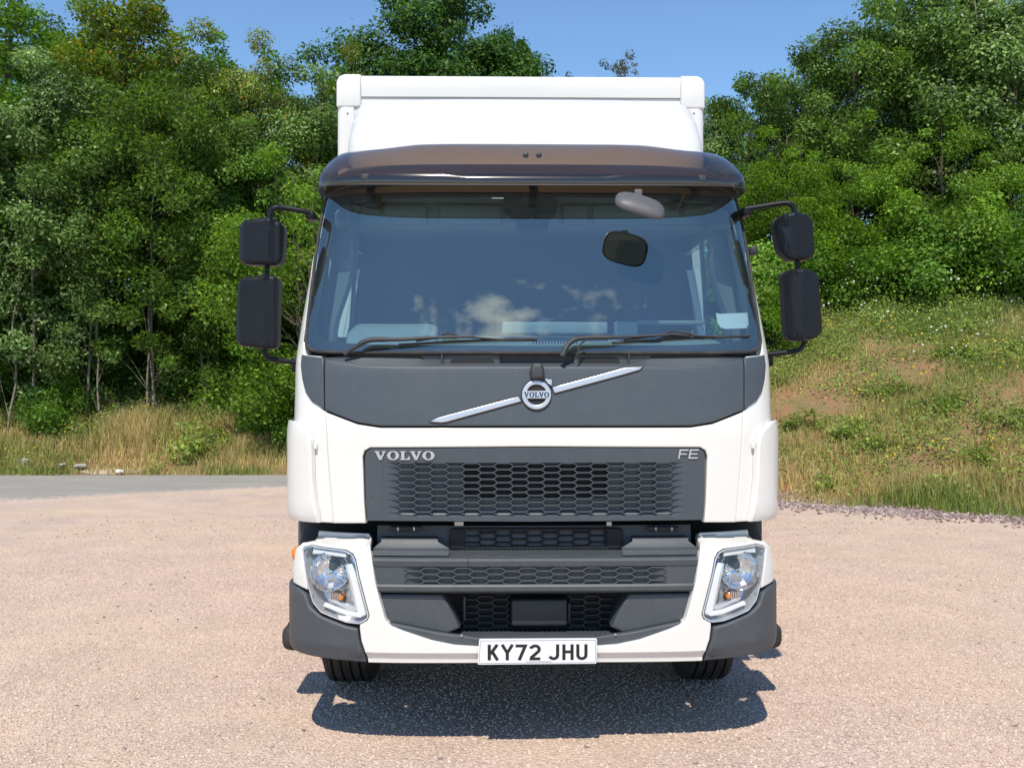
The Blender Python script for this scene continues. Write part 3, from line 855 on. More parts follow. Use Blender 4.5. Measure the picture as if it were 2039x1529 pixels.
honeycomb('honeycomb_mesh', lambda x, z, o: B0.pt(x, z)+Vector((0, .026-o, 0)), -hs-.01, hs+.01, dF+.001, dE-.001, 0.036, (dE+dF)/2+.004, pit, .053, (dE-dF)/2.75, .0045, lambda x, z: bd_(x)+.003, M['grey'], ust)
mb = MB(); sx_ = abs(bmp.sz(921, 1100)[0])
for k in range(37):
    s = -sx_+2*sx_*k/36
    p = B0.pt(s, 0); y0, y1 = .075, .155
    z0_ = np.interp(y0, [.045, .165], [zv(1110, .045), zv(1095, .165)]); z1_ = np.interp(y1, [.045, .165], [zv(1110, .045), zv(1095, .165)])
    w = .0035
    mb.add([(p.x-w, p.y+y0, z0_-.002), (p.x+w, p.y+y0, z0_-.002), (p.x+w, p.y+y1, z1_-.002), (p.x-w, p.y+y1, z1_-.002),
            (p.x-w, p.y+y0, z0_+.005), (p.x+w, p.y+y0, z0_+.005), (p.x+w, p.y+y1, z1_+.005), (p.x-w, p.y+y1, z1_+.005)],
           [(4, 5, 6, 7), (0, 1, 5, 4), (1, 2, 6, 5), (3, 0, 4, 7)])
mb.build('tread_ridges', M['grey'], ust, 0)
for g in (1, -1):
    mb = MB(); R = []
    for k, (y, v) in enumerate([(.055, 1106), (.06, 1096), (.095, 1091), (.105, 1078), (.115, 1073), (.19, 1066)]):
        ua, ub = (741, 893) if k < 3 else (760, 872)
        s0_, s1_ = -abs(bmp.sz(ua, v)[0]), -abs(bmp.sz(ub, v)[0])
        R.append([B0.pt(g*s, 0)+Vector((0, y, zv(v, y)-(.03 if j == len(range(9))-1 and False else 0))) for j, s in enumerate(np.linspace(s0_, s1_, 9))])
    mb.grid(R); mb.build('step_shoulder', M['grey'], ust, 40)
# split line in the step
a = px(932, 1112, .02); MB().box((a[0]-.0012, .0215, zv(1126, .02)), (a[0]+.0012, .03, zv(1113, .02))).build('split_line', M['black'], ust)
# lattice above the step; the recess shade is deepened by its black colour
fa, fb = px(895, 1091, .17), px(1240, 1051, .17); fd = Flat(.17)
ho = [(px(925, 1087, .17)), (px(1208, 1087, .17)), (px(1208, 1055, .17)), (px(925, 1055, .17))]
ig = panel('inner_grille', fd, [(fa[0], fa[1]), (fb[0], fa[1]), (fb[0], fb[1]), (fa[0], fb[1])], .012, .03, M['black'], T, .004, 2, .1, holes=[ho], rnd=.02)
honeycomb('honeycomb_mesh', lambda x, z, o: Vector((x, .166-o, z)), ho[0][0], ho[1][0], ho[0][1], ho[2][1], 0, ho[0][1]+.03, pit, .053, .029, .005, lambda x, z: .012, M['black'], ig)

# ---- lower opening
for g in (1, -1):
    f1 = Flat(lambda x, z: .055+.09*max(0, abs(x)-.35)**2)
    h = tr(f1, [(752, 1182), (878, 1183), (884, 1188), (903, 1222), (916, 1250), (893, 1262), (868, 1258), (772, 1239), (762, 1215)])
    h = h if g == 1 else flip(h)
    panel('fog_lamp_blank', f1, h, 0.0, .14, M['grey'], T, .012, 3, .04)
mb = MB().grid([[(x, .24, z) for x in np.linspace(-.75, .75, 9)] for z in (.48, .60, .75)])
mb.build('lower_backing', M['black'], T)
lx, lz0, lz1 = px(920, 1250, .2)[0], px(920, 1252, .2)[1], px(920, 1184, .2)[1]
for xa, xb in ((px(920, 1200, .2)[0], px(1014, 1200, .2)[0]), (px(1132, 1200, .2)[0], px(1222, 1200, .2)[0])):
    fr_ = MB().box((xa-.008, .215, lz0), (xb+.008, .235, lz0+.006)); 
    fo = fr_.build('lower_grille', M['dark'], T)
    honeycomb('honeycomb_mesh', lambda x, z, o: Vector((x, .2-o, z)), xa, xb, lz0, lz1, xa+.04, lz0+.03, pit*.95, .050, .030, .005, lambda x, z: .014, M['dark'], fo)
a, b = px(1018, 1247, .13), px(1130, 1193, .13)
tow = MB().box((a[0], .13, a[1]), (b[0], .26, b[1]), .012).build('towing_eye_cover', M['dark'], T)
MB().box((b[0]+.004, .15, a[1]+.01), (b[0]+.014, .22, b[1]-.02), .003).build('cover_hinge', M['dark'], tow)
for u in (925, ):
    a, b = px(u-2, 1235, .17), px(u+2, 1188, .17); MB().box((a[0], .17, a[1]), (b[0], .185, b[1])).build('grille_strut', M['grey'], T)
# lower step
prof2 = [(.25, zv(1249, .25)), (.235, zv(1252, .235)), (.05, zv(1266, .05)), (.036, zv(1269, .036)), (.03, zv(1273, .03)), (.03, zv(1300, .03))]
S2 = np.linspace(-.72, .72, 61)
lst = MB().grid([[B0.pt(s, 0)+Vector((0, y, z)) for s in S2] for y, z in prof2]).build('lower_step', M['grey'], T, 25)
mb = MB()
for k in range(30):
    s = -.32+.64*k/29
    if abs(s) < .02: continue
    y0, y1 = .09, .21; zz_ = lambda y: np.interp(y, [.05, .235], [zv(1266, .05), zv(1252, .235)]); w = .003
    mb.add([(s-w, y0, zz_(y0)-.002), (s+w, y0, zz_(y0)-.002), (s+w, y1, zz_(y1)-.002), (s-w, y1, zz_(y1)-.002), (s-w, y0, zz_(y0)+.004), (s+w, y0, zz_(y0)+.004), (s+w, y1, zz_(y1)+.004), (s-w, y1, zz_(y1)+.004)],
           [(4, 5, 6, 7), (0, 1, 5, 4), (1, 2, 6, 5), (3, 0, 4, 7)])
mb.build('tread_ridges', M['grey'], lst, 0)
lip = tr(bmp, [(1068, 1271), (950, 1271), (916, 1266), (893, 1264), (868, 1260), (770, 1240), (757, 1240), (770, 1262), (860, 1292), (950, 1300), (1068, 1300)])
panel('lower_lip', bmp, mirror_half(lip), -.012, .03, M['grey'], T, .006, 3, .04)
for u, v in ((919, 1266), (1226, 1264)):
    p = bmp.pt(*bmp.sz(u, v), -.008); MB().lathe([(0, -.004), (.006, -.002), (.006, .01)], p, 'y', 10).build('screw_head', M['steel'], T)

# ---- number plate
pf = Flat(lambda x, z: -.016-.02*(z-.45))
pp = [(951, 1323), (1188, 1321), (1189, 1271), (954, 1272.5)]
npl = panel('number_plate', pf, tr(pf, pp), 0.0, .012, M['plate'], T, .0015, 2, .2, rnd=.008)
bo = tr(pf, [(953.5, 1320.5), (1185.5, 1318.8), (1186.5, 1273.8), (956.5, 1275)])
if area2(bo) < 0: bo = bo[::-1]
bo = fillet(bo, .006)
mb = MB(); q = inset(bo, .0014); n = len(bo)
mb.add([pf.pt(s, z, .0006) for s, z in bo]+[pf.pt(s, z, .0006) for s, z in q], [(i, (i+1) % n, n+(i+1) % n, n+i) for i in range(n)])
mb.build('plate_border', M['plateblack'], npl, 0)
a, b = pf.sz(971, 1314), pf.sz(1170, 1282)
k = (b[0]-a[0])
cw_, gp, sp__ = 50/438, 11/438, 33/438
hgt = b[1]-a[1]
xs_ = [0, cw_+gp, 2*(cw_+gp), 3*(cw_+gp), 4*cw_+3*gp+sp__, 5*cw_+4*gp+sp__, 6*cw_+5*gp+sp__]
for x, ch in zip(xs_, 'KY72JHU'):
    emboss('plate_character', [(0, PL[ch])], pf, a[0]+x*k, a[1], k*cw_/.63, hgt, .0012, .001, M['plateblack'], npl)
z0_ = pf.sz(1068, 1317.6)[1]
mb = MB()
for i in range(22):      # small print along the foot of the plate
    x = pf.sz(1047, 1318)[0]+i*.0052
    mb.add([pf.pt(x, z0_, .0007), pf.pt(x+.0034, z0_, .0007), pf.pt(x+.0034, z0_+.0032, .0007), pf.pt(x, z0_+.0032, .0007)], [(0, 1, 2, 3)])
mb.build('small_print', M['greymirror'], npl, 0)

# ---- headlamps
for g in (1, -1):
    G = (lambda h: h) if g == 1 else flip
    lo = G(tr(bmp, lamp_o))
    def lp(pts): return G(tr(bmp, pts))
    P0 = lo if area2(lo) > 0 else lo[::-1]
    P0 = resample(fillet(P0, .01), .02)
    n = len(P0); mb = MB()
    Q = [inset(P0, d) for d in (0, .010, .016)]
    mb.add([bmp.pt(s, z, o) for q, o in zip(Q, (.002, -.03, -.075)) for s, z in q], [(i*n+k, i*n+(k+1) % n, (i+1)*n+(k+1) % n, (i+1)*n+k) for i in range(2) for k in range(n)])
    vs, fs = fill2d(Q[2], [], .04); mb.add([bmp.pt(s, z, -.075) for s, z in vs], fs)
    hl = mb.build('headlight', M['silver'], T, 40)
    c = bmp.sz(655, 1141); cp = bmp.pt(c[0], c[1], 0); cx0 = cp.x*g if g == 1 else -cp.x
    cx0 = cp.x if g == 1 else -cp.x
    R_ = .086; yr = cp.y+.030
    mb = MB().lathe([(R_+.006, .0), (R_+.002, -.004), (R_, .0), (R_*.86, .014), (R_*.68, .027), (R_*.48, .036), (R_*.26, .041), (.012, .043)], (cx0, yr, c[1]), 'y', 18)
    mb.build('reflector', M['chrome'], hl, 0)
    d = .010*g
    mb = MB().lathe([(.0, -.005), (.010, -.004), (.013, .004), (.020, .008), (.020, .05)], (cx0+d, yr+.012, c[1]+.022), 'y', 18); mb.build('bulb', M['dark'], hl, 30)
    mb = MB().lathe([(.0, .004), (.009, .0), (.014, -.002), (.015, .01), (.012, .05)], (cx0-d*.6, yr+.012, c[1]-.018), 'y', 16); mb.build('bulb_cap', M['chrome'], hl, 30)
    mb = MB()
    for i in range(9):     # upright flutes below the bulb
        x = cx0-.055+i*.0135; z1_ = c[1]-.02; z0_ = c[1]-math.sqrt(max(.0005, (R_*.9)**2-(x-cx0)**2))
        mb.tube([(x, yr+.03, z0_), (x, yr+.05, (z0_+z1_)/2-.005)], .0055, 5)
    mb.build('reflector_flutes', M['chrome'], hl, 0)
    panel('lamp_eyebrow', bmp, lp([(622, 1089), (689, 1099), (688, 1110), (640, 1103), (620, 1103)]), -.006, .02, M['white'], hl, .004, 2, .03)
    panel('light_guide', bmp, lp([(691, 1124), (699, 1122), (706, 1140), (728, 1224), (716, 1231), (690, 1227), (641, 1207), (644, 1201), (690, 1218), (711, 1221)]), -.008, .02, M['lampwhite'], hl, .004, 3, .02)
    panel('inner_bezel', bmp, lp([(684, 1124), (691, 1122), (712, 1219), (690, 1215), (648, 1197), (650, 1193), (692, 1207), (703, 1210)]), -.022, .02, M['silver'], hl, .003, 2, .02)
    ic = bmp.sz(668, 1193); ip = bmp.pt(ic[0], ic[1], -.03); ix = ip.x if g == 1 else -ip.x
    mb = MB().lathe([(.038, 0), (.030, .012), (.018, .022), (.008, .026)], (ix, ip.y, ic[1]), 'y', 12); mb.build('indicator_reflector', M['chrome'], hl, 0)
    mb = MB().lathe([(0, -.016), (.008, -.014), (.0125, -.006), (.0125, .006), (.008, .02)], (ix+.012*g, ip.y+.004, ic[1]), 'y', 14); mb.build('indicator_bulb', M['amber'], hl, 40)
    mb = MB()
    for i in range(5):
        x = ix-.034*g+i*.008*g; mb.tube([(x, ip.y+.004, ic[1]-.022), (x, ip.y-.002, ic[1]+.024)], .0035, 5)
    mb.build('indicator_flutes', M['chrome'], hl, 0)
    for u, v in ((610, 1099), (701, 1111), (622, 1186)):
        s_, z_ = bmp.sz(u, v); p = bmp.pt(s_*g, z_, .0); MB().lathe([(0, -.004), (.006, -.003), (.006, .012)], p, 'y', 10).build('lamp_screw', M['steel'], hl)
    rim = [bmp.pt(s, z, .004) for s, z in inset(P0, .003)]
    MB().tube(rim+[rim[0]], .003, 6, False).build('lamp_rim', M['silver'], hl)
    panel('lamp_lens', bmp, P0, .008, .01, M['lens'], hl, .012, 3, .03)

# ================================================================== VISOR, ROOF DEFLECTOR, BODY
vr = [(2.563, .190, 1.046, .026), (2.580, .186, 1.047, .028), (2.614, .190, 1.044, .034), (2.622, .200, 1.042, .036), (2.655, .240, 1.036, .03), (2.700, .300, 1.025, .025), (2.745, .37, 1.007, .02), (2.785, .45, .99, .012), (2.812, .54, .97, .004), (2.822, .60, .96, 0)]
mb = MB(); rows = []
for i, (z, yc, a, rise) in enumerate(vr):
    r = Surf(a, .46, 4.2, lambda z: 0.0, back=1.2)
    e = r.s_of_y(.52); row = []
    for s in np.linspace(-e, e, 121):
        p = r.pt(s, 0); t = abs(p.x)/a
        hump = .006*sstep(5, 9, i)+.020*sstep(.80, .52, abs(p.x))*sstep(5, 9, i) + .010*sstep(.42, .30, abs(p.x))*(1 if i in (2, 3, 4) else 0)*-1
        dent = -.012*sstep(.50, .42, abs(p.x))*sstep(.28, .36, abs(p.x))*(1 if i in (5, 6) else 0)
        row.append(Vector((p.x, p.y+yc, z+rise*t**4+hump+dent)))
    rows.append(row)
mb.grid(rows)
vis = mb.build('sun_visor', M['visor'], T, 60)
edge = rows[0]
MB().tube(edge, .0035, 6).build('visor_lip', M['dark'], vis)
for u in (1047, 1073):
    x, z = px(u, 309, .36); MB().lathe([(0, -.014), (.007, -.012), (.008, -.004), (.014, -.002), (.014, .004)], (x, .36, z), 'y', 14).build('visor_bolt', M['dark'], vis)
for x in (-.78, .78, 0.0):
    MB().box((x-.02, .23, 2.59), (x+.02, .42, 2.62), .004).build('visor_bracket', M['dark'], vis)

dr_ = [(2.74, .90, 0.987), (2.82, .93, 1.026), (2.95, 1.05, 1.050), (3.10, 1.24, 1.050), (3.22, 1.42, 1.045), (3.33, 1.62, 1.036), (3.395, 1.78, 1.026), (3.43, 1.90, 1.007), (3.445, 2.0, 0.987), (3.44, 2.08, 0.968)]
mb = MB(); rows = []
for z, yc, a in dr_:
    r = Surf(a, .14+.70*min(1, max(0, (3.43-z)/.6)), 4.0, lambda z: 0.0, back=1.6)
    e = r.s_of_y(max(.12, min(.95, 2.12-yc)))
    rows.append([r.pt(s, 0)+Vector((0, yc, z-.010*(abs(s)/e)**10)) for s in np.linspace(-e, e, 81)])
mb.grid(rows); mb.build('roof_air_deflector', M['boxwhite'], T, 50)

BY, BX, BZ0, BZ1 = 2.45, 1.25, 0.98, 3.745
bo_ = MB().box((-BX+.01, BY+.012, BZ0), (BX-.01, BY+6.2, BZ1-.012), .02).build('cargo_box', M['boxwhite'], T)
ff = Flat(BY)
def rect(x0, x1, z0, z1): return [(x0, z0), (x1, z0), (x1, z1), (x0, z1)]
panel('front_bulkhead', ff, rect(-BX+.11, BX-.11, BZ0, BZ1-.15), -.004, .02, M['boxwhite'], bo_, .004, 2, .3)
# rounded top rail, posts and corner castings
mb = MB(); R = []
for a in np.linspace(0, math.pi/2, 7): R.append([(x, BY+.03-.045*math.cos(a)+.0, BZ1-.045+.045*math.sin(a)) for x in (-BX+.165, BX-.165)])
R = [[(x, BY-.008, BZ1-.148) for x in (-BX+.165, BX-.165)], [(x, BY-.012, BZ1-.10) for x in (-BX+.165, BX-.165)]]+R+[[(x, BY+.12, BZ1) for x in (-BX+.165, BX-.165)]]
R = [[(x, BY+.005, BZ1-.15) for x in (-BX+.165, BX-.165)]]+R
mb.grid(R); mb.build('top_rail', M['boxwhite'], bo_, 50)
for g in (1, -1):
    mb = MB(); R = []
    for z in (BZ0, BZ1-.215):
        row = [(g*(BX-.115), BY+.006, z), (g*(BX-.115), BY-.007, z), (g*(BX-.05), BY-.009, z)]
        for a in np.linspace(0, math.pi/2, 7): row.append((g*(BX-.05+.05*math.sin(a)), BY+.041-.05*math.cos(a), z))
        row.append((g*BX, BY+.12, z)); R.append(row)
    mb.grid(R); mb.build('corner_post', M['boxwhite'], bo_, 50)
    p = px(692 if g == -1 else 1382, 226, BY-.014)
    MB().lathe([(0, -.002), (.006, -.001), (.006, .01)], (p[0], BY-.010, p[1]), 'y', 10).build('rivet', M['greymirror'], bo_)
    # moulded corner casting: rounded box whose outer top edge is chamfered
    bm = bmesh.new(); bmesh.ops.create_cube(bm, size=1)
    x0, x1 = sorted((g*(BX-.165), g*(BX+.003))); y0, y1 = BY-.013, BY+.20; z0, z1 = BZ1-.222, BZ1+.003
    for v in bm.verts: v.co = Vector(((x0+x1)/2+v.co.x*(x1-x0), (y0+y1)/2+v.co.y*(y1-y0), (z0+z1)/2+v.co.z*(z1-z0)))
    eg = [e for e in bm.edges if all(abs(v.co.x-g*(BX+.003)) < 1e-4 and abs(v.co.z-z1) < 1e-4 for v in e.verts)]
    bmesh.ops.bevel(bm, geom=eg, offset=.05, segments=2, affect='EDGES', profile=.45)
    bmesh.ops.bevel(bm, geom=bm.edges[:], offset=.014, segments=3, affect='EDGES', profile=.5, clamp_overlap=True)
    bm.verts.index_update()
    MB().add([v.co[:] for v in bm.verts], [[v.index for v in f.verts] for f in bm.faces]).build('corner_casting', M['boxwhite'], bo_, 40); bm.free()

# ================================================================== MIRRORS AND WIPERS
MY = .33
def mirror(outl, prof, name='wing_mirror'):
    u0, u1 = min(p[0] for p in outl), max(p[0] for p in outl)
    x0, x1 = px(u0, 500, MY)[0], px(u1, 500, MY)[0]
    fx = interp(prof); f = Flat(lambda x, z: MY+(fx((x-x0)/(x1-x0))+fx((x-x0)/(x1-x0)-.03)+fx((x-x0)/(x1-x0)+.03))/3)
    pts = fillet(tr(f, outl), .048, 6)
    o = panel(name, f, pts, 0.0, .085, M['mirror'], T, .022, 6, .02, smooth=50)
    q = pts if area2(pts) > 0 else pts[::-1]
    panel('mirror_glass', Flat(MY+.10), inset(q, .008), -.002, .004, M['mglass'], o, .001, 1, .1)
    return o
Lp = [(0, .045), (.12, .016), (.40, .004), (.62, .0), (.68, -.010), (.74, .014), (.80, .018), (.88, .012), (1, .05)]
Rp = [(0, .05), (.22, .006), (.285, -.016), (.34, .004), (.40, .004), (.46, -.016), (.54, .003), (.85, .018), (1, .05)]
mirror([(474, 440), (540, 431), (566, 448), (561, 530), (474, 527)], Lp)
mirror([(472, 554), (540, 546), (555, 554), (551, 695), (522, 695), (466, 687)], Lp)
mirror([(1541, 436), (1578, 419), (1621, 431), (1625, 517), (1572, 519), (1553, 500)], Rp)
mirror([(1559, 541), (1588, 533), (1632, 542), (1641, 668), (1610, 679), (1568, 680)], Rp)
def pw(u, v, y): x, z = px(u, v, y); return (x, y, z)
def arm(ctrl, r, name): return MB().tube(bez(ctrl, 7), r, 10).build(name, M['mirror'], T, 60)
arm([pw(618, 424, .42), pw(600, 420, .41), pw(565, 414, .40), pw(548, 414, .39), pw(539, 422, .39), pw(536, 445, .39)], .0135, 'mirror_arm')
arm([pw(533, 515, .39), pw(532, 535, .39), pw(531, 560, .39)], .0125, 'mirror_stem')
arm([pw(524, 680, .39), pw(526, 700, .39), pw(534, 713, .40), pw(552, 717, .41), pw(597, 723, .44)], .0125, 'mirror_arm')
arm([pw(1488, 416, .42), pw(1520, 411, .41), pw(1558, 405, .40), pw(1572, 406, .39), pw(1580, 414, .39), pw(1584, 432, .39)], .0135, 'mirror_arm')
arm([pw(1588, 505, .39), pw(1588, 522, .39), pw(1589, 545, .39)], .0125, 'mirror_stem')
arm([pw(1603, 665, .39), pw(1601, 684, .39), pw(1590, 697, .40), pw(1572, 701, .41), pw(1528, 706, .44)], .0125, 'mirror_arm')
for (u0, v0, u1, v1, y) in ((609, 438, 628, 422, .44), (1478, 430, 1496, 412, .44), (582, 742, 600, 712, .50), (1524, 730, 1538, 700, .50)):
    a, b = px(u0, v0, y), px(u1, v1, y)
    MB().box((a[0], y-.03, a[1]), (b[0], y+.09, b[1]), .012).build('arm_bracket', M['mirror'], T)
# something pale fixed on the passenger side pillar
a, b = px(1494, 507, .8), px(1503, 490, .8); MB().box((a[0], .8, a[1]), (b[0]+.02, .86, b[1]), .01).build('side_camera', M['dark'], T)
# close-view mirror under the visor
c_ = px(1274, 411, .10); Rm = Matrix.Translation((c_[0], .10, c_[1])) @ Matrix.Rotation(math.radians(17), 4, 'Y') @ Matrix.Rotation(math.radians(34), 4, 'X')
mb = MB(); R = []
for th in np.linspace(0.004, 1.75, 14):
    R.append([Rm @ Vector((.117*math.sin(th)**.8*math.copysign(abs(math.cos(f))**.62, math.cos(f)), .080*math.sin(th)**.8*math.copysign(abs(math.sin(f))**.62, math.sin(f)), .040*math.cos(th))) for f in np.linspace(0, 2*math.pi, 41)])
mb.grid(R); fm = mb.build('close_view_mirror', M['greymirror'], T, 60)
mb = MB(); mb.v += [tuple(Rm @ Vector((.106*math.copysign(abs(math.cos(f))**.62, math.cos(f)), .072*math.copysign(abs(math.sin(f))**.62, math.sin(f)), -.008))) for f in np.linspace(0, 2*math.pi, 40, endpoint=False)]; mb.f.append(tuple(range(40)))
mb.build('mirror_glass', M['mglassdark'], fm, 0)
a, b = px(1263, 396, .13), px(1278, 378, .13); MB().box((a[0], .115, a[1]), (b[0], .15, b[1]), .004).build('mirror_stem', M['greymirror'], fm)
# wipers
def gp(u, v, o): return cab.pt(*cab.sz(u, v), o)
w1 = MB().tube(bez([gp(1118, 719, .05), gp(1127, 702, .06), gp(1142, 686, .06), gp(1170, 681, .055), gp(1230, 679, .05), gp(1330, 672, .035)], 6), [.014]*6+[.012]*8+[.010]*10+[.006]*7, 8)
wo = w1.build('windscreen_wiper', M['dark'], T, 60)
mb = MB().tube([gp(1218, 685, .014), gp(1300, 680, .014), gp(1400, 674, .014), gp(1489, 671, .014)], .0065, 6)
mb.tube([gp(1240, 682, .03), gp(1330, 671, .035), gp(1420, 674, .022)], .005, 6); mb.tube([gp(1310, 673, .03), gp(1335, 665, .04), gp(1375, 670, .03)], .005, 6)
mb.build('wiper_blade', M['rubber'], wo)
MB().tube(bez([gp(1148, 718, .055), gp(1152, 700, .06), gp(1162, 690, .065)], 6), .004, 6).build('washer_hose', M['rubber'], wo)
w2 = MB().tube(bez([gp(690, 712, .03), gp(715, 698, .045), gp(742, 685, .05), gp(800, 683, .045), gp(870, 678, .04), gp(945, 675, .03)], 6), [.010]*8+[.012]*8+[.009]*8+[.006]*7, 8)
wo2 = w2.build('windscreen_wiper', M['dark'], T, 60)
mb = MB().tube([gp(795, 689, .014), gp(880, 684, .014), gp(980, 679, .014), gp(1069, 677, .014)], .0065, 6)
mb.tube([gp(830, 684, .03), gp(900, 674, .035), gp(990, 679, .022)], .005, 6); mb.tube([gp(880, 672, .035), gp(893, 669, .04), gp(910, 672, .035)], .004, 6)
mb.build('wiper_blade', M['rubber'], wo2)

# ================================================================== CHASSIS, WHEELS
MB().box((-.43, .9, .55), (.43, BY+6.1, .95), .01).build('chassis_frame', M['black'], T)
MB().box((-.95, .42, .62), (.95, 2.0, 1.02), .01).build('engine_bay', M['black'], T)
MB().tube([(-.8, 1.27, .48), (.8, 1.27, .48)], .08, 12).build('front_axle', M['black'], T)
def wheel(x, y, w):
    R0 = .475; pr = [(.27, -w/2+.02), (.30, -w/2), (R0-.06, -w/2), (R0-.012, -w/2+.018), (R0, -w/2+.035)]
    ng = 4
    for k in range(ng):
        gx = -w/2+.035+(w-.07)*(k+.6)/(ng+.2)
        pr += [(R0+.001, gx-.007), (R0-.014, gx-.005), (R0-.014, gx+.005), (R0+.001, gx+.007)]
    pr += [(R0, w/2-.035), (R0-.012, w/2-.018), (R0-.06, w/2), (.30, w/2), (.27, w/2-.02)]
    wh = MB().lathe(pr, (x, y, R0), 'x', 64).build('wheel', M['rubber'], T, 25)
    g = 1 if x > 0 else -1
    rm = MB().lathe([(.275, g*(w/2-.02)), (.26, g*(w/2-.04)), (.24, g*(w/2-.10)), (.12, g*(w/2-.09)), (.11, g*(w/2-.02)), (0, g*(w/2-.015))], (x, y, R0), 'x', 32).build('rim', M['steel'], wh)
for x in (-.968, .968): wheel(x, 1.27, .275)
for x in (-1.05, -.74, .74, 1.05): wheel(x, BY+3.9, .27)

# ================================================================== THING LYING IN THE WINDSCREEN
pn = panel('paper_notice', cab, tr(cab, [(1428, 621), (1437, 623), (1450, 622), (1493, 621), (1495, 645), (1490, 652), (1447, 653), (1437, 650), (1431, 640)]), -.014, .002, M['paper'], None, .0006, 1, .03)
pn.location = (TR_LOC[0], TR_LOC[1], 0); pn.rotation_euler = (0, 0, TR_ROT)
tag(pn, 'pale rounded paper notice stuck inside the windscreen at its lower corner', 'notice')

# ================================================================== TERRAIN
_bx = [-80, -3.9, -1.0, 1.5, 3.8, 6.3, 15, 40, 80]; _by = [18.3, 18.3, 17.6, 15.9, 14.25, 12.65, 7.6, -6, -30]
def base_y(X): return np.interp(X, _bx, _by)
def sm(a, b, x): t = np.clip((x-a)/(b-a), 0, 1); return t*t*(3-2*t)
def noise2(X, Y, s, seed=0):
    X = np.asarray(X, float); Y = np.asarray(Y, float)
    r = np.random.default_rng(1000+seed); v = 0
    for _ in range(7):
        a = r.uniform(0, 2*math.pi); f = r.uniform(.6, 1.7)*s; p = r.uniform(0, 6.28)
        v = v+np.sin((X*math.cos(a)+Y*math.sin(a))*f+p)
    return v/3.2
def height(X, Y):
    X = np.asarray(X, float); Y = np.asarray(Y, float)
    w = sm(-4.0, 3.0, X)
    d = (Y-base_y(X))*(1-.16*w)
    dp = np.maximum(d, 0)
    toe = dp*dp/(dp+.55)
    left = np.where(toe < 3.6, .32*toe, .32*3.6+.24*(toe-3.6))
    right = np.where(toe < 7.0, .50*toe, .50*7+.34*(toe-7))
    h = left*(1-w)+right*w
    h = np.where(h > 4.2, 4.2+1.6*np.tanh((h-4.2)/1.6), h)
    h = h+np.minimum(dp/2.5, 1)*(noise2(X, Y, 1.1, 1)*.11+noise2(X, Y, 3.3, 2)*.035)
    return np.where(d < 0, np.maximum(d*.3, -.3)-.02, h+.004)
def np_mesh(name, V, faces_flat, nper, mat, smooth=True):
    me = bpy.data.meshes.new(name)
    nf = len(faces_flat)//nper
    me.vertices.add(len(V)); me.vertices.foreach_set('co', np.asarray(V, np.float32).ravel())
    me.loops.add(len(faces_flat)); me.loops.foreach_set('vertex_index', np.asarray(faces_flat, np.int32))
    me.polygons.add(nf); me.polygons.foreach_set('loop_start', np.arange(0, nf*nper, nper, dtype=np.int32))
    me.polygons.foreach_set('loop_total', np.full(nf, nper, np.int32))
    me.update(calc_edges=True)
    if smooth: me.polygons.foreach_set('use_smooth', np.ones(nf, bool))
    if mat: me.materials.append(mat)
    return me
def obj_from(me, name, parent=None):
    o = bpy.data.objects.new(name, me); COL.objects.link(o)
    if parent: o.parent = parent
    return o
def height_grid(name, xs, ys, f, mat):
    X, Y = np.meshgrid(xs, ys); V = np.stack([X, Y, f(X, Y)], -1).reshape(-1, 3)
    r, c = len(ys), len(xs); i = np.arange(r-1)[:, None]*c+np.arange(c-1)[None, :]
    F_ = np.stack([i, i+1, i+c+1, i+c], -1).reshape(-1)
    return obj_from(np_mesh(name, V, F_, 4, mat), name)

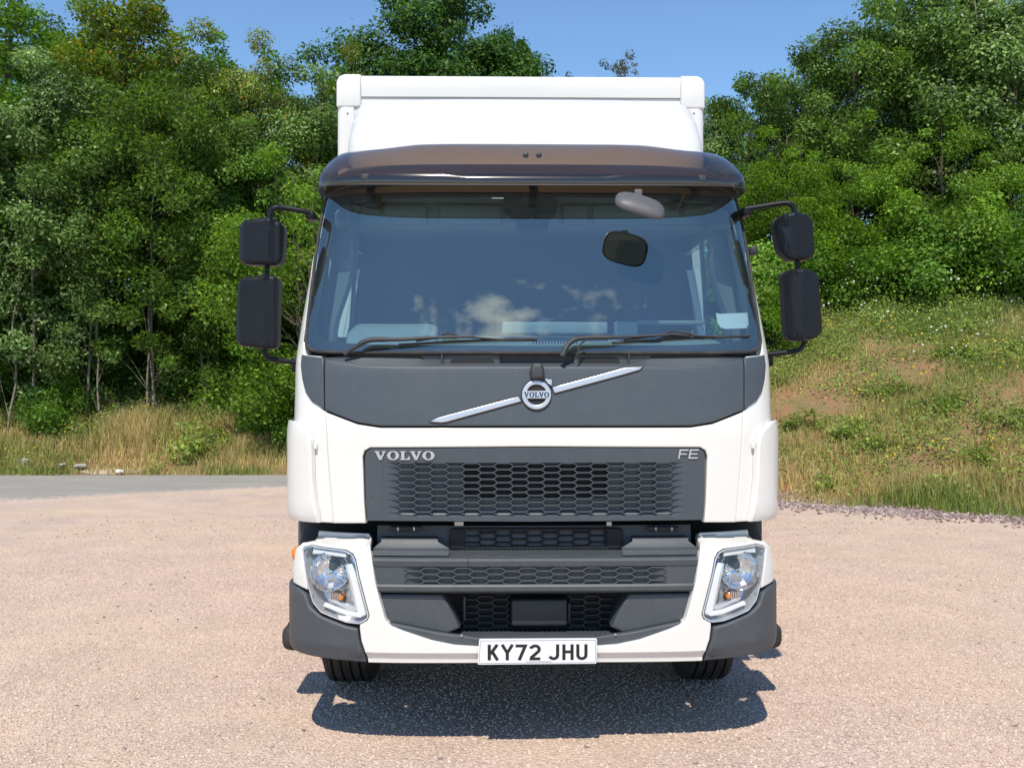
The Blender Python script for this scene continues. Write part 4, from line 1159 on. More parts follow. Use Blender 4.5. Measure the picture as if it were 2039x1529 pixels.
# gravel of the yard
def gravel_mat():
    m, t, b = new_mat('pink_gravel')
    co = N(t, 'ShaderNodeTexCoord').outputs['Object']
    vo = N(t, 'ShaderNodeTexVoronoi', Scale=76.0); vo.inputs['Randomness'].default_value = 1.0
    wn = N(t, 'ShaderNodeTexNoise', Scale=30.0, Detail=2.0); t.links.new(co, wn.inputs['Vector'])
    mixv = mixrgb(t, 0.03, co, wn.outputs['Color']); t.links.new(mixv, vo.inputs['Vector'])
    sepc = N(t, 'ShaderNodeSeparateColor'); t.links.new(vo.outputs['Color'], sepc.inputs['Color'])
    stone = ramp(t, sepc.outputs[0], [(0.0, (.45, .325, .27)), (.30, (.575, .44, .37)), (.62, (.65, .505, .435)), (.86, (.655, .53, .445)), (1.0, (.51, .40, .35))])
    big = N(t, 'ShaderNodeTexNoise', Scale=.55, Detail=5.0, Roughness=.6); t.links.new(co, big.inputs['Vector'])
    f = ramp(t, big.outputs['Fac'], [(.40, (0, 0, 0)), (.64, (.8, .8, .8))])
    c = mixrgb(t, f, stone, (.64, .50, .365))
    b2 = N(t, 'ShaderNodeTexNoise', Scale=1.7, Detail=6.0, Roughness=.65); t.links.new(co, b2.inputs['Vector'])
    f2 = ramp(t, b2.outputs['Fac'], [(.35, (.90, .88, .88)), (.65, (1.07, 1.05, 1.04))])
    c = mixrgb(t, 1.0, c, f2, 'MULTIPLY')
    t.links.new(c, b.inputs['Base Color']); b.inputs['Roughness'].default_value = .9; b.inputs['Specular IOR Level'].default_value = .2
    v2 = N(t, 'ShaderNodeTexVoronoi', Scale=76.0); t.links.new(mixv, v2.inputs['Vector'])
    n3 = N(t, 'ShaderNodeTexNoise', Scale=22.0, Detail=5.0, Roughness=.7); t.links.new(co, n3.inputs['Vector'])
    ad = N(t, 'ShaderNodeMath', operation='MULTIPLY_ADD'); t.links.new(v2.outputs['Distance'], ad.inputs[0]); ad.inputs[1].default_value = -.9; t.links.new(n3.outputs['Fac'], ad.inputs[2])
    bp = N(t, 'ShaderNodeBump', Strength=.8, Distance=.012); t.links.new(ad.outputs[0], bp.inputs['Height']); t.links.new(bp.outputs['Normal'], b.inputs['Normal'])
    return m
M['gravel'] = gravel_mat()
g_xs = np.concatenate([np.linspace(-300, -14, 8), np.linspace(-12, 12, 97), np.linspace(14, 300, 8)])
g_ys = np.concatenate([np.linspace(-300, -4, 8), np.linspace(-2, 20, 89), np.linspace(24, 320, 8)])
gnd = height_grid('gravel_ground', g_xs, g_ys, lambda X, Y: np.where((np.abs(X) < 13) & (Y > -3) & (Y < 21), noise2(X, Y, 1.4, 5)*.008-.006, -.008), M['gravel'])
tag(gnd, kind='structure')

# worn tarmac lane on the left
def road_mat():
    m, t, b = new_mat('worn_tarmac')
    co = N(t, 'ShaderNodeTexCoord').outputs['Object']
    n1 = N(t, 'ShaderNodeTexNoise', Scale=120.0, Detail=4.0); t.links.new(co, n1.inputs['Vector'])
    c = ramp(t, n1.outputs['Fac'], [(.3, (.245, .23, .21)), (.7, (.34, .325, .30))])
    n2 = N(t, 'ShaderNodeTexNoise', Scale=1.4, Detail=6.0, Roughness=.7); mpn = N(t, 'ShaderNodeMapping'); mpn.inputs['Scale'].default_value = (.45, 1.6, 1)
    t.links.new(co, mpn.inputs['Vector']); t.links.new(mpn.outputs['Vector'], n2.inputs['Vector'])
    f = ramp(t, n2.outputs['Fac'], [(.45, (0, 0, 0)), (.75, (.7, .7, .7))])
    c = mixrgb(t, f, c, (.42, .37, .33))
    at = N(t, 'ShaderNodeAttribute'); at.attribute_name = 'spill'       # gravel carried on to the lane's edge
    n5 = N(t, 'ShaderNodeTexNoise', Scale=9.0, Detail=8.0, Roughness=.75); t.links.new(co, n5.inputs['Vector'])
    ma = N(t, 'ShaderNodeMath', operation='ADD'); t.links.new(at.outputs['Fac'], ma.inputs[0]); t.links.new(n5.outputs['Fac'], ma.inputs[1])
    c = mixrgb(t, ramp(t, ma.outputs[0], [(.82, (0, 0, 0)), (1.12, (1, 1, 1))]), c, (.56, .43, .355))
    t.links.new(c, b.inputs['Base Color']); b.inputs['Roughness'].default_value = .85
    bp = N(t, 'ShaderNodeBump', Strength=.4, Distance=.004); t.links.new(n1.outputs['Fac'], bp.inputs['Height']); t.links.new(bp.outputs['Normal'], b.inputs['Normal'])
    return m
M['road'] = road_mat()
xs = np.linspace(-45, 1.2, 170)
near = np.interp(xs, [-45, -14, -6.9, -5.3, -3.4, -1.0, 1.2], [9.0, 12.0, 13.7, 14.9, 16.0, 17.0, 17.2]) + .10*noise2(xs, xs*0, 2.2, 8)+.05*noise2(xs, xs*0, 7, 9)
far = base_y(xs)+.35
V = []; Fc = []
for i in range(len(xs)):
    for k in range(9):
        t_ = k/8; y = near[i]+(far[i]-near[i])*t_
        V.append((xs[i], y, -.035+.045*min(1, t_*5)))
for i in range(len(xs)-1):
    for k in range(8): Fc.append((i*9+k, (i+1)*9+k, (i+1)*9+k+1, i*9+k+1))
rd = link_mesh('tarmac_road', V, Fc, M['road'], None, 30); tag(rd, kind='structure')
_at = rd.data.attributes.new('spill', 'FLOAT', 'POINT'); _at.data.foreach_set('value', np.tile([1, .52, .3, .15, .08, .05, .05, .12, .3], len(xs)).astype(np.float32))

# bank: red soil, thatch and moss
def bank_mat():
    m, t, b = new_mat('bank_soil')
    co = N(t, 'ShaderNodeTexCoord').outputs['Object']
    n1 = N(t, 'ShaderNodeTexNoise', Scale=2.2, Detail=8.0, Roughness=.68); t.links.new(co, n1.inputs['Vector'])
    c = ramp(t, n1.outputs['Fac'], [(.28, (.11, .12, .038)), (.44, (.23, .19, .085)), (.56, (.31, .19, .11)), (.68, (.33, .16, .095))])
    n2 = N(t, 'ShaderNodeTexNoise', Scale=45.0, Detail=6.0, Roughness=.7); t.links.new(co, n2.inputs['Vector'])
    f = ramp(t, n2.outputs['Fac'], [(.3, (.72, .70, .68)), (.7, (1.2, 1.18, 1.12))])
    c = mixrgb(t, 1.0, c, f, 'MULTIPLY')
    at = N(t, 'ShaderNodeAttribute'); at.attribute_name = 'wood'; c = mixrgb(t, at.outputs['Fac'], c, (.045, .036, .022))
    t.links.new(c, b.inputs['Base Color']); b.inputs['Roughness'].default_value = .95; b.inputs['Specular IOR Level'].default_value = .1
    bp = N(t, 'ShaderNodeBump', Strength=.8, Distance=.03); t.links.new(n2.outputs['Fac'], bp.inputs['Height']); t.links.new(bp.outputs['Normal'], b.inputs['Normal'])
    return m
M['bank'] = bank_mat()
bank = height_grid('grassy_bank', np.concatenate([np.linspace(-80, -16, 24), np.linspace(-15, 17, 200), np.linspace(18, 80, 24)]), np.concatenate([np.linspace(4, 11.5, 12), np.linspace(12, 30, 120), np.linspace(32, 90, 24)]), height, M['bank'])
tag(bank, kind='structure')
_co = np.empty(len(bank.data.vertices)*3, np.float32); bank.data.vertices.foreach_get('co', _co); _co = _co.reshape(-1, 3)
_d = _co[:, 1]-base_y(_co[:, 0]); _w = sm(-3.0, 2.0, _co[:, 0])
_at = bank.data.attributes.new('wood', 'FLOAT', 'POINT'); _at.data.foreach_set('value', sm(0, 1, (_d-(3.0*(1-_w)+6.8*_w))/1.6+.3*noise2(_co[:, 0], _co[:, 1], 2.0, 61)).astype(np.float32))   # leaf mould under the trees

# ================================================================== SCATTERED STONES (geometry nodes)
def stone_mat(name, stops):
    m, t, b = new_mat(name)
    oi = N(t, 'ShaderNodeObjectInfo')
    c = ramp(t, oi.outputs['Random'], stops)
    t.links.new(c, b.inputs['Base Color']); b.inputs['Roughness'].default_value = .85; b.inputs['Specular IOR Level'].default_value = .25
    return m
M['stone'] = stone_mat('gravel_stone', [(0, (.41, .29, .245)), (.25, (.53, .40, .335)), (.6, (.605, .47, .395)), (.88, (.65, .53, .45)), (1, (.49, .385, .34))])
M['chips'] = stone_mat('purple_grey_chipping', [(0, (.17, .125, .125)), (.4, (.27, .20, .195)), (.75, (.38, .30, .28)), (1, (.48, .43, .40))])
def scatter(name, xs, ys, fz, dens, dmax, smin, smax, mat, seed):
    X, Y = np.meshgrid(xs, ys); V = np.stack([X, Y, fz(X, Y)], -1).reshape(-1, 3); r, c = len(ys), len(xs)
    i = np.arange(r-1)[:, None]*c+np.arange(c-1)[None, :]; F_ = np.stack([i, i+1, i+c+1, i+c], -1).reshape(-1)
    me = np_mesh(name, V, F_, 4, mat)
    at = me.attributes.new('density', 'FLOAT', 'POINT'); at.data.foreach_set('value', dens(X, Y).ravel().astype(np.float32))
    o = obj_from(me, name)
    ng = bpy.data.node_groups.new(name+'_nodes', 'GeometryNodeTree')
    ng.interface.new_socket('Geometry', in_out='INPUT', socket_type='NodeSocketGeometry'); ng.interface.new_socket('Geometry', in_out='OUTPUT', socket_type='NodeSocketGeometry')
    nn = ng.nodes; gi = nn.new('NodeGroupInput'); go = nn.new('NodeGroupOutput')
    na = nn.new('GeometryNodeInputNamedAttribute'); na.data_type = 'FLOAT'; na.inputs['Name'].default_value = 'density'
    mu = nn.new('ShaderNodeMath'); mu.operation = 'MULTIPLY'; mu.inputs[1].default_value = dmax
    ng.links.new(na.outputs['Attribute'], mu.inputs[0])
    dp = nn.new('GeometryNodeDistributePointsOnFaces'); dp.distribute_method = 'RANDOM'; dp.inputs['Seed'].default_value = seed
    ng.links.new(gi.outputs[0], dp.inputs['Mesh']); ng.links.new(mu.outputs[0], dp.inputs['Density'])
    ic = nn.new('GeometryNodeMeshIcoSphere'); ic.inputs['Radius'].default_value = 1; ic.inputs['Subdivisions'].default_value = 1
    sp = nn.new('GeometryNodeSetPosition'); nt = nn.new('ShaderNodeTexNoise'); nt.inputs['Scale'].default_value = 1.3
    vm = nn.new('ShaderNodeVectorMath'); vm.operation = 'SUBTRACT'; vm.inputs[1].default_value = (.5, .5, .5)
    ng.links.new(nt.outputs['Color'], vm.inputs[0]); ng.links.new(ic.outputs['Mesh'], sp.inputs['Geometry']); ng.links.new(vm.outputs[0], sp.inputs['Offset'])
    sm_ = nn.new('GeometryNodeSetMaterial'); sm_.inputs['Material'].default_value = mat; ng.links.new(sp.outputs[0], sm_.inputs['Geometry'])
    ip = nn.new('GeometryNodeInstanceOnPoints'); ng.links.new(dp.outputs['Points'], ip.inputs['Points']); ng.links.new(sm_.outputs[0], ip.inputs['Instance'])
    rr = nn.new('FunctionNodeRandomValue'); rr.data_type = 'FLOAT_VECTOR'; rr.inputs[0].default_value = (-.5, -.5, 0); rr.inputs[1].default_value = (.5, .5, 6.28)
    rs = nn.new('FunctionNodeRandomValue'); rs.data_type = 'FLOAT_VECTOR'; rs.inputs[0].default_value = (smin, smin, smin*.5); rs.inputs[1].default_value = (smax, smax*.8, smax*.6); rs.inputs['Seed'].default_value = 5
    ng.links.new(rr.outputs[0], ip.inputs['Rotation']); ng.links.new(rs.outputs[0], ip.inputs['Scale'])
    ng.links.new(ip.outputs[0], go.inputs[0])
    md = o.modifiers.new('scatter', 'NODES'); md.node_group = ng
    tag(o, kind='stuff'); return o
gz = lambda X, Y: noise2(X, Y, 1.4, 5)*.008-.005
scatter('loose_gravel', np.linspace(-5.2, 5.2, 80), np.linspace(3.4, 12.5, 70), gz, lambda X, Y: np.clip(1.15-(Y-4.2)/9.5, .12, 1)*(.45+.55*np.clip(.5+noise2(X, Y, 1.3, 12), 0, 1))*(np.abs(X) < Y*.56+.4), 3200, .004, .0105, M['stone'], 3)
scatter('scattered_stones', np.linspace(-6, 6, 60), np.linspace(3.6, 13, 50), gz, lambda X, Y: np.clip(.4+noise2(X, Y, 1.1, 15), .05, 1), 13, .008, .017, M['chips'], 6)
def strip(X, Y): 
    d = base_y(X)-Y
    return np.exp(-((d-.12)/.55)**2)*sm(2.6, 3.6, X)*(.4+.6*np.clip(.6+noise2(X, Y, 2.5, 14), 0, 1))
scatter('loose_chippings', np.linspace(2.5, 9, 80), np.linspace(9.5, 16.2, 80), lambda X, Y: np.maximum(height(X, Y), 0)+.004, strip, 1100, .012, .034, M['chips'], 4)

# ================================================================== PLANTS
def leaf_mat(name, rough=.42, trans=.30, spec=.5):
    m, t, b = new_mat(name)
    at = N(t, 'ShaderNodeAttribute'); at.attribute_name = 'tint'
    t.links.new(at.outputs['Color'], b.inputs['Base Color']); b.inputs['Roughness'].default_value = rough; b.inputs['Specular IOR Level'].default_value = spec
    tl = N(t, 'ShaderNodeBsdfTranslucent')
    br = mixrgb(t, 1.0, at.outputs['Color'], (1.25, 1.35, .55), 'MULTIPLY'); t.links.new(br, tl.inputs['Color'])
    mx = N(t, 'ShaderNodeMixShader'); mx.inputs[0].default_value = trans
    t.links.new(b.outputs[0], mx.inputs[1]); t.links.new(tl.outputs[0], mx.inputs[2]); t.links.new(mx.outputs[0], t.nodes['Material Output'].inputs['Surface'])
    return m
M['leaf'] = leaf_mat('leaf', .45, .42, .3)
M['leafpale'] = leaf_mat('silvery_leaf', .42, .38, .45)
M['grass'] = leaf_mat('grass_blade', .6, .38, .2)
M['bark'] = simple('bark', (.10, .082, .06), .9, var=.35, vscale=9, bump=.6, bscale=60, spec=.2)
M['barkpale'] = simple('pale_bark', (.21, .185, .145), .9, var=.35, vscale=7, bump=.5, bscale=60, spec=.2)
def unit(v): return v/np.maximum(np.linalg.norm(v, axis=-1, keepdims=True), 1e-9)
def leaf_geo(C, Nn, D, L, Wd, tint):
    """diamond leaves folded along the midrib: 4 vertices, 2 triangles each"""
    D = unit(D-Nn*np.sum(D*Nn, -1, keepdims=True)); S = np.cross(Nn, D)
    L = np.asarray(L)[:, None]; Wd = np.asarray(Wd)[:, None]
    a = C-D*L*.5; b = C+D*L*.5; k = C+D*L*-.05
    V = np.stack([a, k+S*Wd*.5+Nn*Wd*.14, b, k-S*Wd*.5+Nn*Wd*.14], 1).reshape(-1, 3)
    i = np.arange(len(C))[:, None]*4
    F_ = np.concatenate([i, i+1, i+2, i, i+2, i+3], 1).reshape(-1)
    return V, F_, np.repeat(tint, 2, 0)
def tint_mesh(name, V, F_, tint, mat):
    me = np_mesh(name, V, F_, 3, mat, False)
    at = me.attributes.new('tint', 'FLOAT_COLOR', 'FACE')
    c = np.concatenate([np.clip(tint, 0, 1), np.ones((len(tint), 1))], 1).astype(np.float32); at.data.foreach_set('color', c.ravel())
    return me
def tint_of(r, n, pal, cl=None, spread=.25):
    """pal: list of (weight, rgb)"""
    w = np.array([p[0] for p in pal]); w = w/w.sum(); k = r.choice(len(pal), n, p=w)
    c = np.array([p[1] for p in pal])[k]*(1+spread*r.standard_normal((n, 1))*.8)
    return np.clip(c*(cl if cl is not None else 1), .004, 1)
def crown_geo(r, clumps, sizes, n, leaf, pal, flat=.75, droop=.25):
    K = len(clumps); w = sizes**2.2; w = w/w.sum(); k = r.choice(K, n, p=w)
    v = unit(r.standard_normal((n, 3))); rad = r.uniform(.15, 1.0, (n, 1))**.55
    off = v*rad*sizes[k][:, None]; off[:, 2] *= flat
    off += r.standard_normal((n, 3))*sizes[k][:, None]*.10
    C = clumps[k]+off
    Nn = unit(v*.42+np.array([0, -.45, .68])+r.standard_normal((n, 3))*.46)
    D = unit(v*.6+r.standard_normal((n, 3))*.7+np.array([0, 0, -droop]))
    L = leaf*1.03*r.uniform(.6, 1.35, n); cl = (1+.20*r.standard_normal(K))[k][:, None]
    return C, Nn, D, L, L*r.uniform(.50, .72, n), tint_of(r, n, pal, cl)
def trunk_geo(mb, r, base, top, rad, wob=.12, n=9):
    pts = [Vector(base)+(Vector(top)-Vector(base))*(i/n)+Vector((r.normal()*wob, r.normal()*wob, 0))*(math.sin(math.pi*min(1, i/n)) if i else 0) for i in range(n+1)]
    mb.tube(bez(pts, 3), [max(.006, rad*(1-.85*i/(n*3))) for i in range(n*3+1)], 7); return pts
def make_tree(seed, H, rx, ry, cb, nclump, csize, nleaf, leaf, pal, stems=1, rad=.11, matl='leaf', bark='bark', skirt=0, lean=0.0, topk=1.0):
    """tree of height H standing at the origin; crown from height cb to H; returns (trunk mesh, crown mesh)"""
    r = np.random.default_rng(seed); mb = MB()
    stp = []
    for s in range(stems):
        b = (r.normal()*.16*(stems > 1), r.normal()*.12*(stems > 1), -.35)
        top = (r.normal()*.35*(stems > 1)+lean, r.normal()*.3, H*(.90 if s == 0 else r.uniform(.6, .85)))
        stp.append(trunk_geo(mb, r, b, top, rad*(1 if s == 0 else r.uniform(.55, .8)), .05))
    zc, rz = (H+cb)/2, (H-cb)/2
    cl = []; szs = []
    for i in range(nclump):
        d = unit(r.standard_normal(3)); q = r.uniform(.25, 1)**.45
        lump = 1+.22*math.sin(3*math.atan2(d[1], d[0])+seed)+.16*math.sin(5*d[2]*2+seed*1.7)+.12*r.normal()
        z = d[2]*q
        wz = 1.0 if z < 0 else (1-.45*z**2*topk)
        cl.append((d[0]*rx*q*lump*wz+lean*(z*.5+.5), d[1]*ry*q*lump*wz, zc+rz*z*(1+.10*r.normal())))
        szs.append(csize*.88*r.uniform(.5, 1.25)*(1-.35*max(0, z)))
    for i in range(skirt):
        a = r.uniform(0, 6.28); q_ = r.uniform(.25, .95); cl.append((rx*q_*math.cos(a), ry*q_*math.sin(a), r.uniform(.5, max(.6, cb+.4)))); szs.append(csize*r.uniform(.35, .7))
    cl = np.array(cl); szs = np.array(szs)
    for i in r.choice(len(cl), min(len(cl), 22+8*stems), replace=False):
        p = stp[r.integers(len(stp))]; c = Vector(cl[i]); zt_ = c.z-r.uniform(.5, 1.6)
        j = min(range(len(p)), key=lambda q: abs(p[q].z-zt_)); a = p[j]; m_ = (a+c)/2+Vector((r.normal()*.12, r.normal()*.12, r.uniform(-.1, .25)))
        mb.tube(bez([a, m_, c], 4), [rad*.26, rad*.22, rad*.19, rad*.16, rad*.13, rad*.10, rad*.08, rad*.06, .004], 5)
    for i in range(10):     # bare dead twigs low on the stem
        p = stp[r.integers(len(stp))]; a = p[r.integers(1, max(2, int(len(p)*.45)))]; an = r.uniform(0, 6.28); l = r.uniform(.4, 1.1)
        mb.tube([a, a+Vector((math.cos(an)*l*.5, math.sin(an)*l*.5, .12*l)), a+Vector((math.cos(an)*l, math.sin(an)*l, l*r.uniform(-.2, .45)))], [rad*.16, rad*.12, .004], 4)
    tm = link_mesh('trunk', mb.v, mb.f, M[bark], None, 60); me_t = tm.data; bpy.data.objects.remove(tm)
    V, F_, tn = leaf_geo(*crown_geo(r, cl, szs, nleaf, leaf, pal))
    return me_t, tint_mesh('crown', V, F_, tn, M[matl])
G1 = [(5, (0.110, 0.193, 0.036)), (3, (0.147, 0.247, 0.047)), (2, (0.072, 0.139, 0.028)), (1, (0.221, 0.295, 0.069))]
G2 = [(5, (0.125, 0.215, 0.050)), (3, (0.180, 0.278, 0.078)), (2, (0.079, 0.159, 0.036)), (1, (0.305, 0.377, 0.135))]       # silvery willow
G3 = [(4, (0.152, 0.221, 0.032)), (3, (0.202, 0.276, 0.042)), (2, (0.101, 0.163, 0.028)), (1.0, (0.385, 0.239, 0.044))]        # yellowish, keys turning
G4 = [(5, (0.059, 0.137, 0.024)), (3, (0.090, 0.183, 0.031)), (2, (0.044, 0.100, 0.019))]                                  # dark oak
G5 = [(4, (0.167, 0.287, 0.035)), (3, (0.217, 0.344, 0.045)), (2, (0.118, 0.210, 0.029))]                                  # bright bramble
G6 = [(4, (0.109, 0.222, 0.031)), (3, (0.158, 0.278, 0.040)), (2, (0.080, 0.159, 0.027))]
KT = {
 'slim_pale': make_tree(1, 9.6, 1.35, 1.3, 2.7, 62, .68, 36000, .092, G2, 2, .040, 'leafpale', 'barkpale', 16),
 'tall_fork': make_tree(2, 9.8, 1.7, 1.6, 2.5, 72, .76, 42000, .094, G1, 3, .046, 'leaf', 'barkpale', 20),
 'broad_maple': make_tree(3, 10.2, 2.2, 2.0, 2.0, 70, .80, 46000, .098, G3, 2, .11, 'leafpale', 'bark', 6),
 'dense_green': make_tree(4, 9.8, 2.1, 1.9, .9, 76, .78, 44000, .094, G6, 2, .12, 'leaf', 'bark', 10),
 'dark_oak': make_tree(5, 10.4, 3.3, 2.8, 4.4, 110, .92, 66000, .125, G4, 1, .20, 'leaf', 'bark', 0),
 'willow': make_tree(6, 6.6, 1.9, 1.7, .8, 62, .66, 34000, .088, G2, 3, .08, 'leafpale', 'barkpale', 8),
 'sallow': make_tree(7, 6.4, 1.8, 1.7, .6, 62, .64, 34000, .086, G1, 3, .08, 'leafpale', 'bark', 8),
 'hawthorn': make_tree(8, 5.0, 1.9, 1.6, .4, 56, .60, 28000, .072, G5, 2, .07, 'leaf', 'bark', 8),
 'wispy': make_tree(9, 9.0, 1.5, 1.3, 5.4, 30, .36, 2600, .085, [(3, (.11, .105, .05)), (2, (.085, .10, .04)), (1, (.16, .12, .07))], 3, .06, 'leaf', 'barkpale', 0),
}
TREE_H = {'slim_pale': 9.6, 'tall_fork': 9.8, 'broad_maple': 10.2, 'dense_green': 9.8, 'dark_oak': 10.4, 'willow': 6.6, 'sallow': 6.4, 'hawthorn': 5.0, 'wispy': 9.0}
def place_tree(kind, u, Y, vtop, label, rz, wide=1.0, group='trees of the wood', name='tree', cat='tree'):
    X = (u-CU)/FOC*Y; z = float(height(X, Y)); top = CAM_H+(CV-vtop)/FOC*Y
    s = (top-z)/TREE_H[kind]
    e = empty(name, (X, Y, z-.05), rz); e.scale = (s*wide, s*wide, s); tag(e, label, cat, group)
    for me, nm in zip(KT[kind], ('trunk', 'crown')):
        obj_from(me, nm, e)
    return e
def pt_(*a, **k): return place_tree(*a, **k)
LW = 'trees of the wood on the left'
pt_('slim_pale', 60, 20.8, 40, 'slender pale tree at the left edge of the photo, front row of the wood', .4, 1.05, LW)
pt_('slim_pale', 178, 21.0, 95, 'slim tree with two thin pale bare stems, second from the left edge', 2.0, .95, LW)
pt_('tall_fork', 308, 21.2, 60, 'tree with forked pale grey stems rising from the dry verge', 3.7, 1.0, LW)
pt_('tall_fork', 415, 21.9, 105, 'pale stemmed tree just right of the forked stems', 5.2, .85, LW)
pt_('dense_green', 505, 22.0, 235, 'leafy bright green tree behind the left wing mirrors', 1.0, .95, LW)
pt_('hawthorn', 590, 20.6, 300, 'rounded bright green tree showing between left mirrors and cab', 2.2, 1.0, LW)
pt_('broad_maple', 250, 23.8, -60, 'tall spreading tree with rusty seed clusters, cut by the top edge', 3.0, 1.0, LW)
pt_('broad_maple', 415, 24.5, 62, 'spreading tree with pale yellowish leaves, top just below blue sky', 5.6, .9, LW)
pt_('dense_green', 20, 23.6, -20, 'dense dark green tree in the top left corner', 4.1, 1.1, LW)
pt_('broad_maple', 520, 24.2, 85, 'yellow green tree crest left of the body, behind the left mirror arm', .6, .75, LW)
pt_('slim_pale', 610, 23.6, 72, 'light olive tree with loose upright top shoots left of the box body', 1.3, 1.0, LW)
pt_('broad_maple', 690, 25.0, 100, 'pale olive tree rising beside the left edge of the box body', 2.6, .75, LW)
pt_('dense_green', 120, 26.5, 30, 'dark tree deep in the wood behind the thin stems', 1.9, 1.15, LW)
pt_('dense_green', 330, 27.0, 60, 'dark tree deep in the wood behind the forked stems', .2, 1.15, LW)
pt_('dense_green', 560, 27.0, 130, 'dark tree at the back of the wood behind the upper left mirror', 3.3, 1.15, LW)
for u_, v_, rz_, lb_ in [(-40, 20, .5, 'dark tree filling the back of the wood at the far left'), (215, 20, 2.2, 'dark tree behind the tall spreading tree with rusty clusters'), (430, 95, 3.9, 'dark tree filling the back of the wood behind the left mirrors'), (640, 150, 5.1, 'dark tree filling the back of the wood beside the box body')]:
    pt_('dense_green', u_, 30.0, v_, lb_, rz_, 1.25, LW)
pt_('dense_green', -70, 21.6, 60, 'dark tree partly outside the left edge of the photo', 2.9, 1.1, LW)
OK_ = 'big trees behind the lorry'
pt_('dark_oak', 868, 32.0, -30, 'big dark green oak towering over the middle of the box body', .9, 1.0, OK_)
pt_('dark_oak', 1010, 33.0, 62, 'lower dark green oak crown right of the tall oak', 4.0, .72, OK_)
pt_('wispy', 1245, 30.0, 95, 'thin brownish tree with sparse twiggy top above the box roof', 1.4, 1.05, OK_)
pt_('wispy', 1135, 31.0, 138, 'tiny sparse tree tip just above the box roof left of the twiggy one', 3.0, .7, OK_)
RW = 'trees on the bank on the right'
pt_('willow', 1432, 25.5, 175, 'silvery small tree next to the right edge of the box body', .5, .85, RW)
pt_('sallow', 1500, 25.0, 110, 'small tree with bushy grey green top on the sloping skyline', 2.4, .9, RW)
pt_('willow', 1580, 24.4, 72, 'tree with slender pale bare twigs showing, on the sloping skyline', 4.4, .95, RW)
pt_('sallow', 1690, 24.0, 0, 'green tree whose top touches the top edge on the right', 1.2, 1.0, RW)
pt_('willow', 1790, 23.6, -60, 'tall silvery leaved tree in the upper right of the wood', 3.3, 1.0, RW)
pt_('sallow', 1900, 23.4, -90, 'tall leafy tree cut by the top edge on the right', 5.5, 1.0, RW)
pt_('willow', 2010, 22.6, -80, 'silvery tree cut by the right edge of the photo', .1, 1.0, RW)
pt_('dense_green', 1480, 29.0, 200, 'dark tree at the back just right of the box body', 1.0, .8, RW)
pt_('dense_green', 1640, 28.5, 80, 'dark tree behind the twiggy tree on the right slope', 2.0, .9, RW)
pt_('dense_green', 1800, 28.0, 0, 'dark tree at the back of the right wood', 3.0, 1.0, RW)
pt_('dense_green', 1980, 27.0, -60, 'dark tree in the top right corner', 4.0, 1.1, RW)
pt_('hawthorn', 1700, 22.6, 235, 'dense round green thorn tree above the brambles', 4.6, 1.15, RW)
pt_('hawthorn', 1880, 22.2, 215, 'bright green thorn tree above the brambles near the right edge', .8, 1.1, RW)
pt_('hawthorn', 1560, 22.6, 260, 'green thorn tree behind the right wing mirrors', 2.8, 1.1, RW)
pt_('hawthorn', 2060, 21.6, 240, 'green thorn tree half outside the right edge', 5.0, 1.1, RW)

# bushes and brambles
COVER = [(4, (.20, .285, .052)), (3, (.25, .335, .066)), (2, (.135, .21, .045)), (1, (.34, .34, .10))]
def make_bush(seed, R, H, nclump, csize, nleaf, leaf, pal):
    r = np.random.default_rng(seed); cl = []; sz = []
    mb = MB()
    for i in range(nclump):
        a = r.uniform(0, 6.28); q = r.uniform(0, 1)**.6; z = H*r.uniform(.1, 1)*(1-.55*q*q)
        cl.append((R*q*math.cos(a), R*q*math.sin(a)*.8, z)); sz.append(csize*r.uniform(.6, 1.25))
    for i in range(14):
        c = Vector(cl[r.integers(len(cl))]); b = Vector((c.x*.25, c.y*.25, -.2))
        mb.tube(bez([b, (b+c)/2+Vector((0, 0, .15)), c], 3), [.018, .016, .014, .012, .010, .007, .004], 4)
    tm = link_mesh('stems', mb.v, mb.f, M['bark'], None, 60); me_t = tm.data; bpy.data.objects.remove(tm)
    V, F_, tn = leaf_geo(*crown_geo(r, np.array(cl), np.array(sz), nleaf, leaf, pal, .8, .15))
    return me_t, tint_mesh('foliage', V, F_, tn, M['leaf'])
KB = {'bramble': make_bush(21, 1.05, 1.5, 40, .34, 9000, .072, G5), 'bramble2': make_bush(22, 1.2, 1.2, 40, .32, 8500, .070, G6), 'weed': make_bush(23, .46, .40, 22, .17, 800, .060, COVER), 'weed2': make_bush(24, .60, .24, 22, .15, 700, .056, COVER),
      'shade': make_bush(25, 1.1, 1.9, 30, .42, 5200, .085, G6)}
def bush(kind, u, Y, s, label, rz, name='bush', cat='bush', group='bushes', dz=0.0):
    X = (u-CU)/FOC*Y; e = empty(name, (X, Y, float(height(X, Y))-.04+dz), rz); e.scale = (s, s, s); tag(e, label, cat, group)
    for me, nm in zip(KB[kind], ('stems', 'foliage')): obj_from(me, nm, e)
    return e
BR = 'brambles along the foot of the right wood'
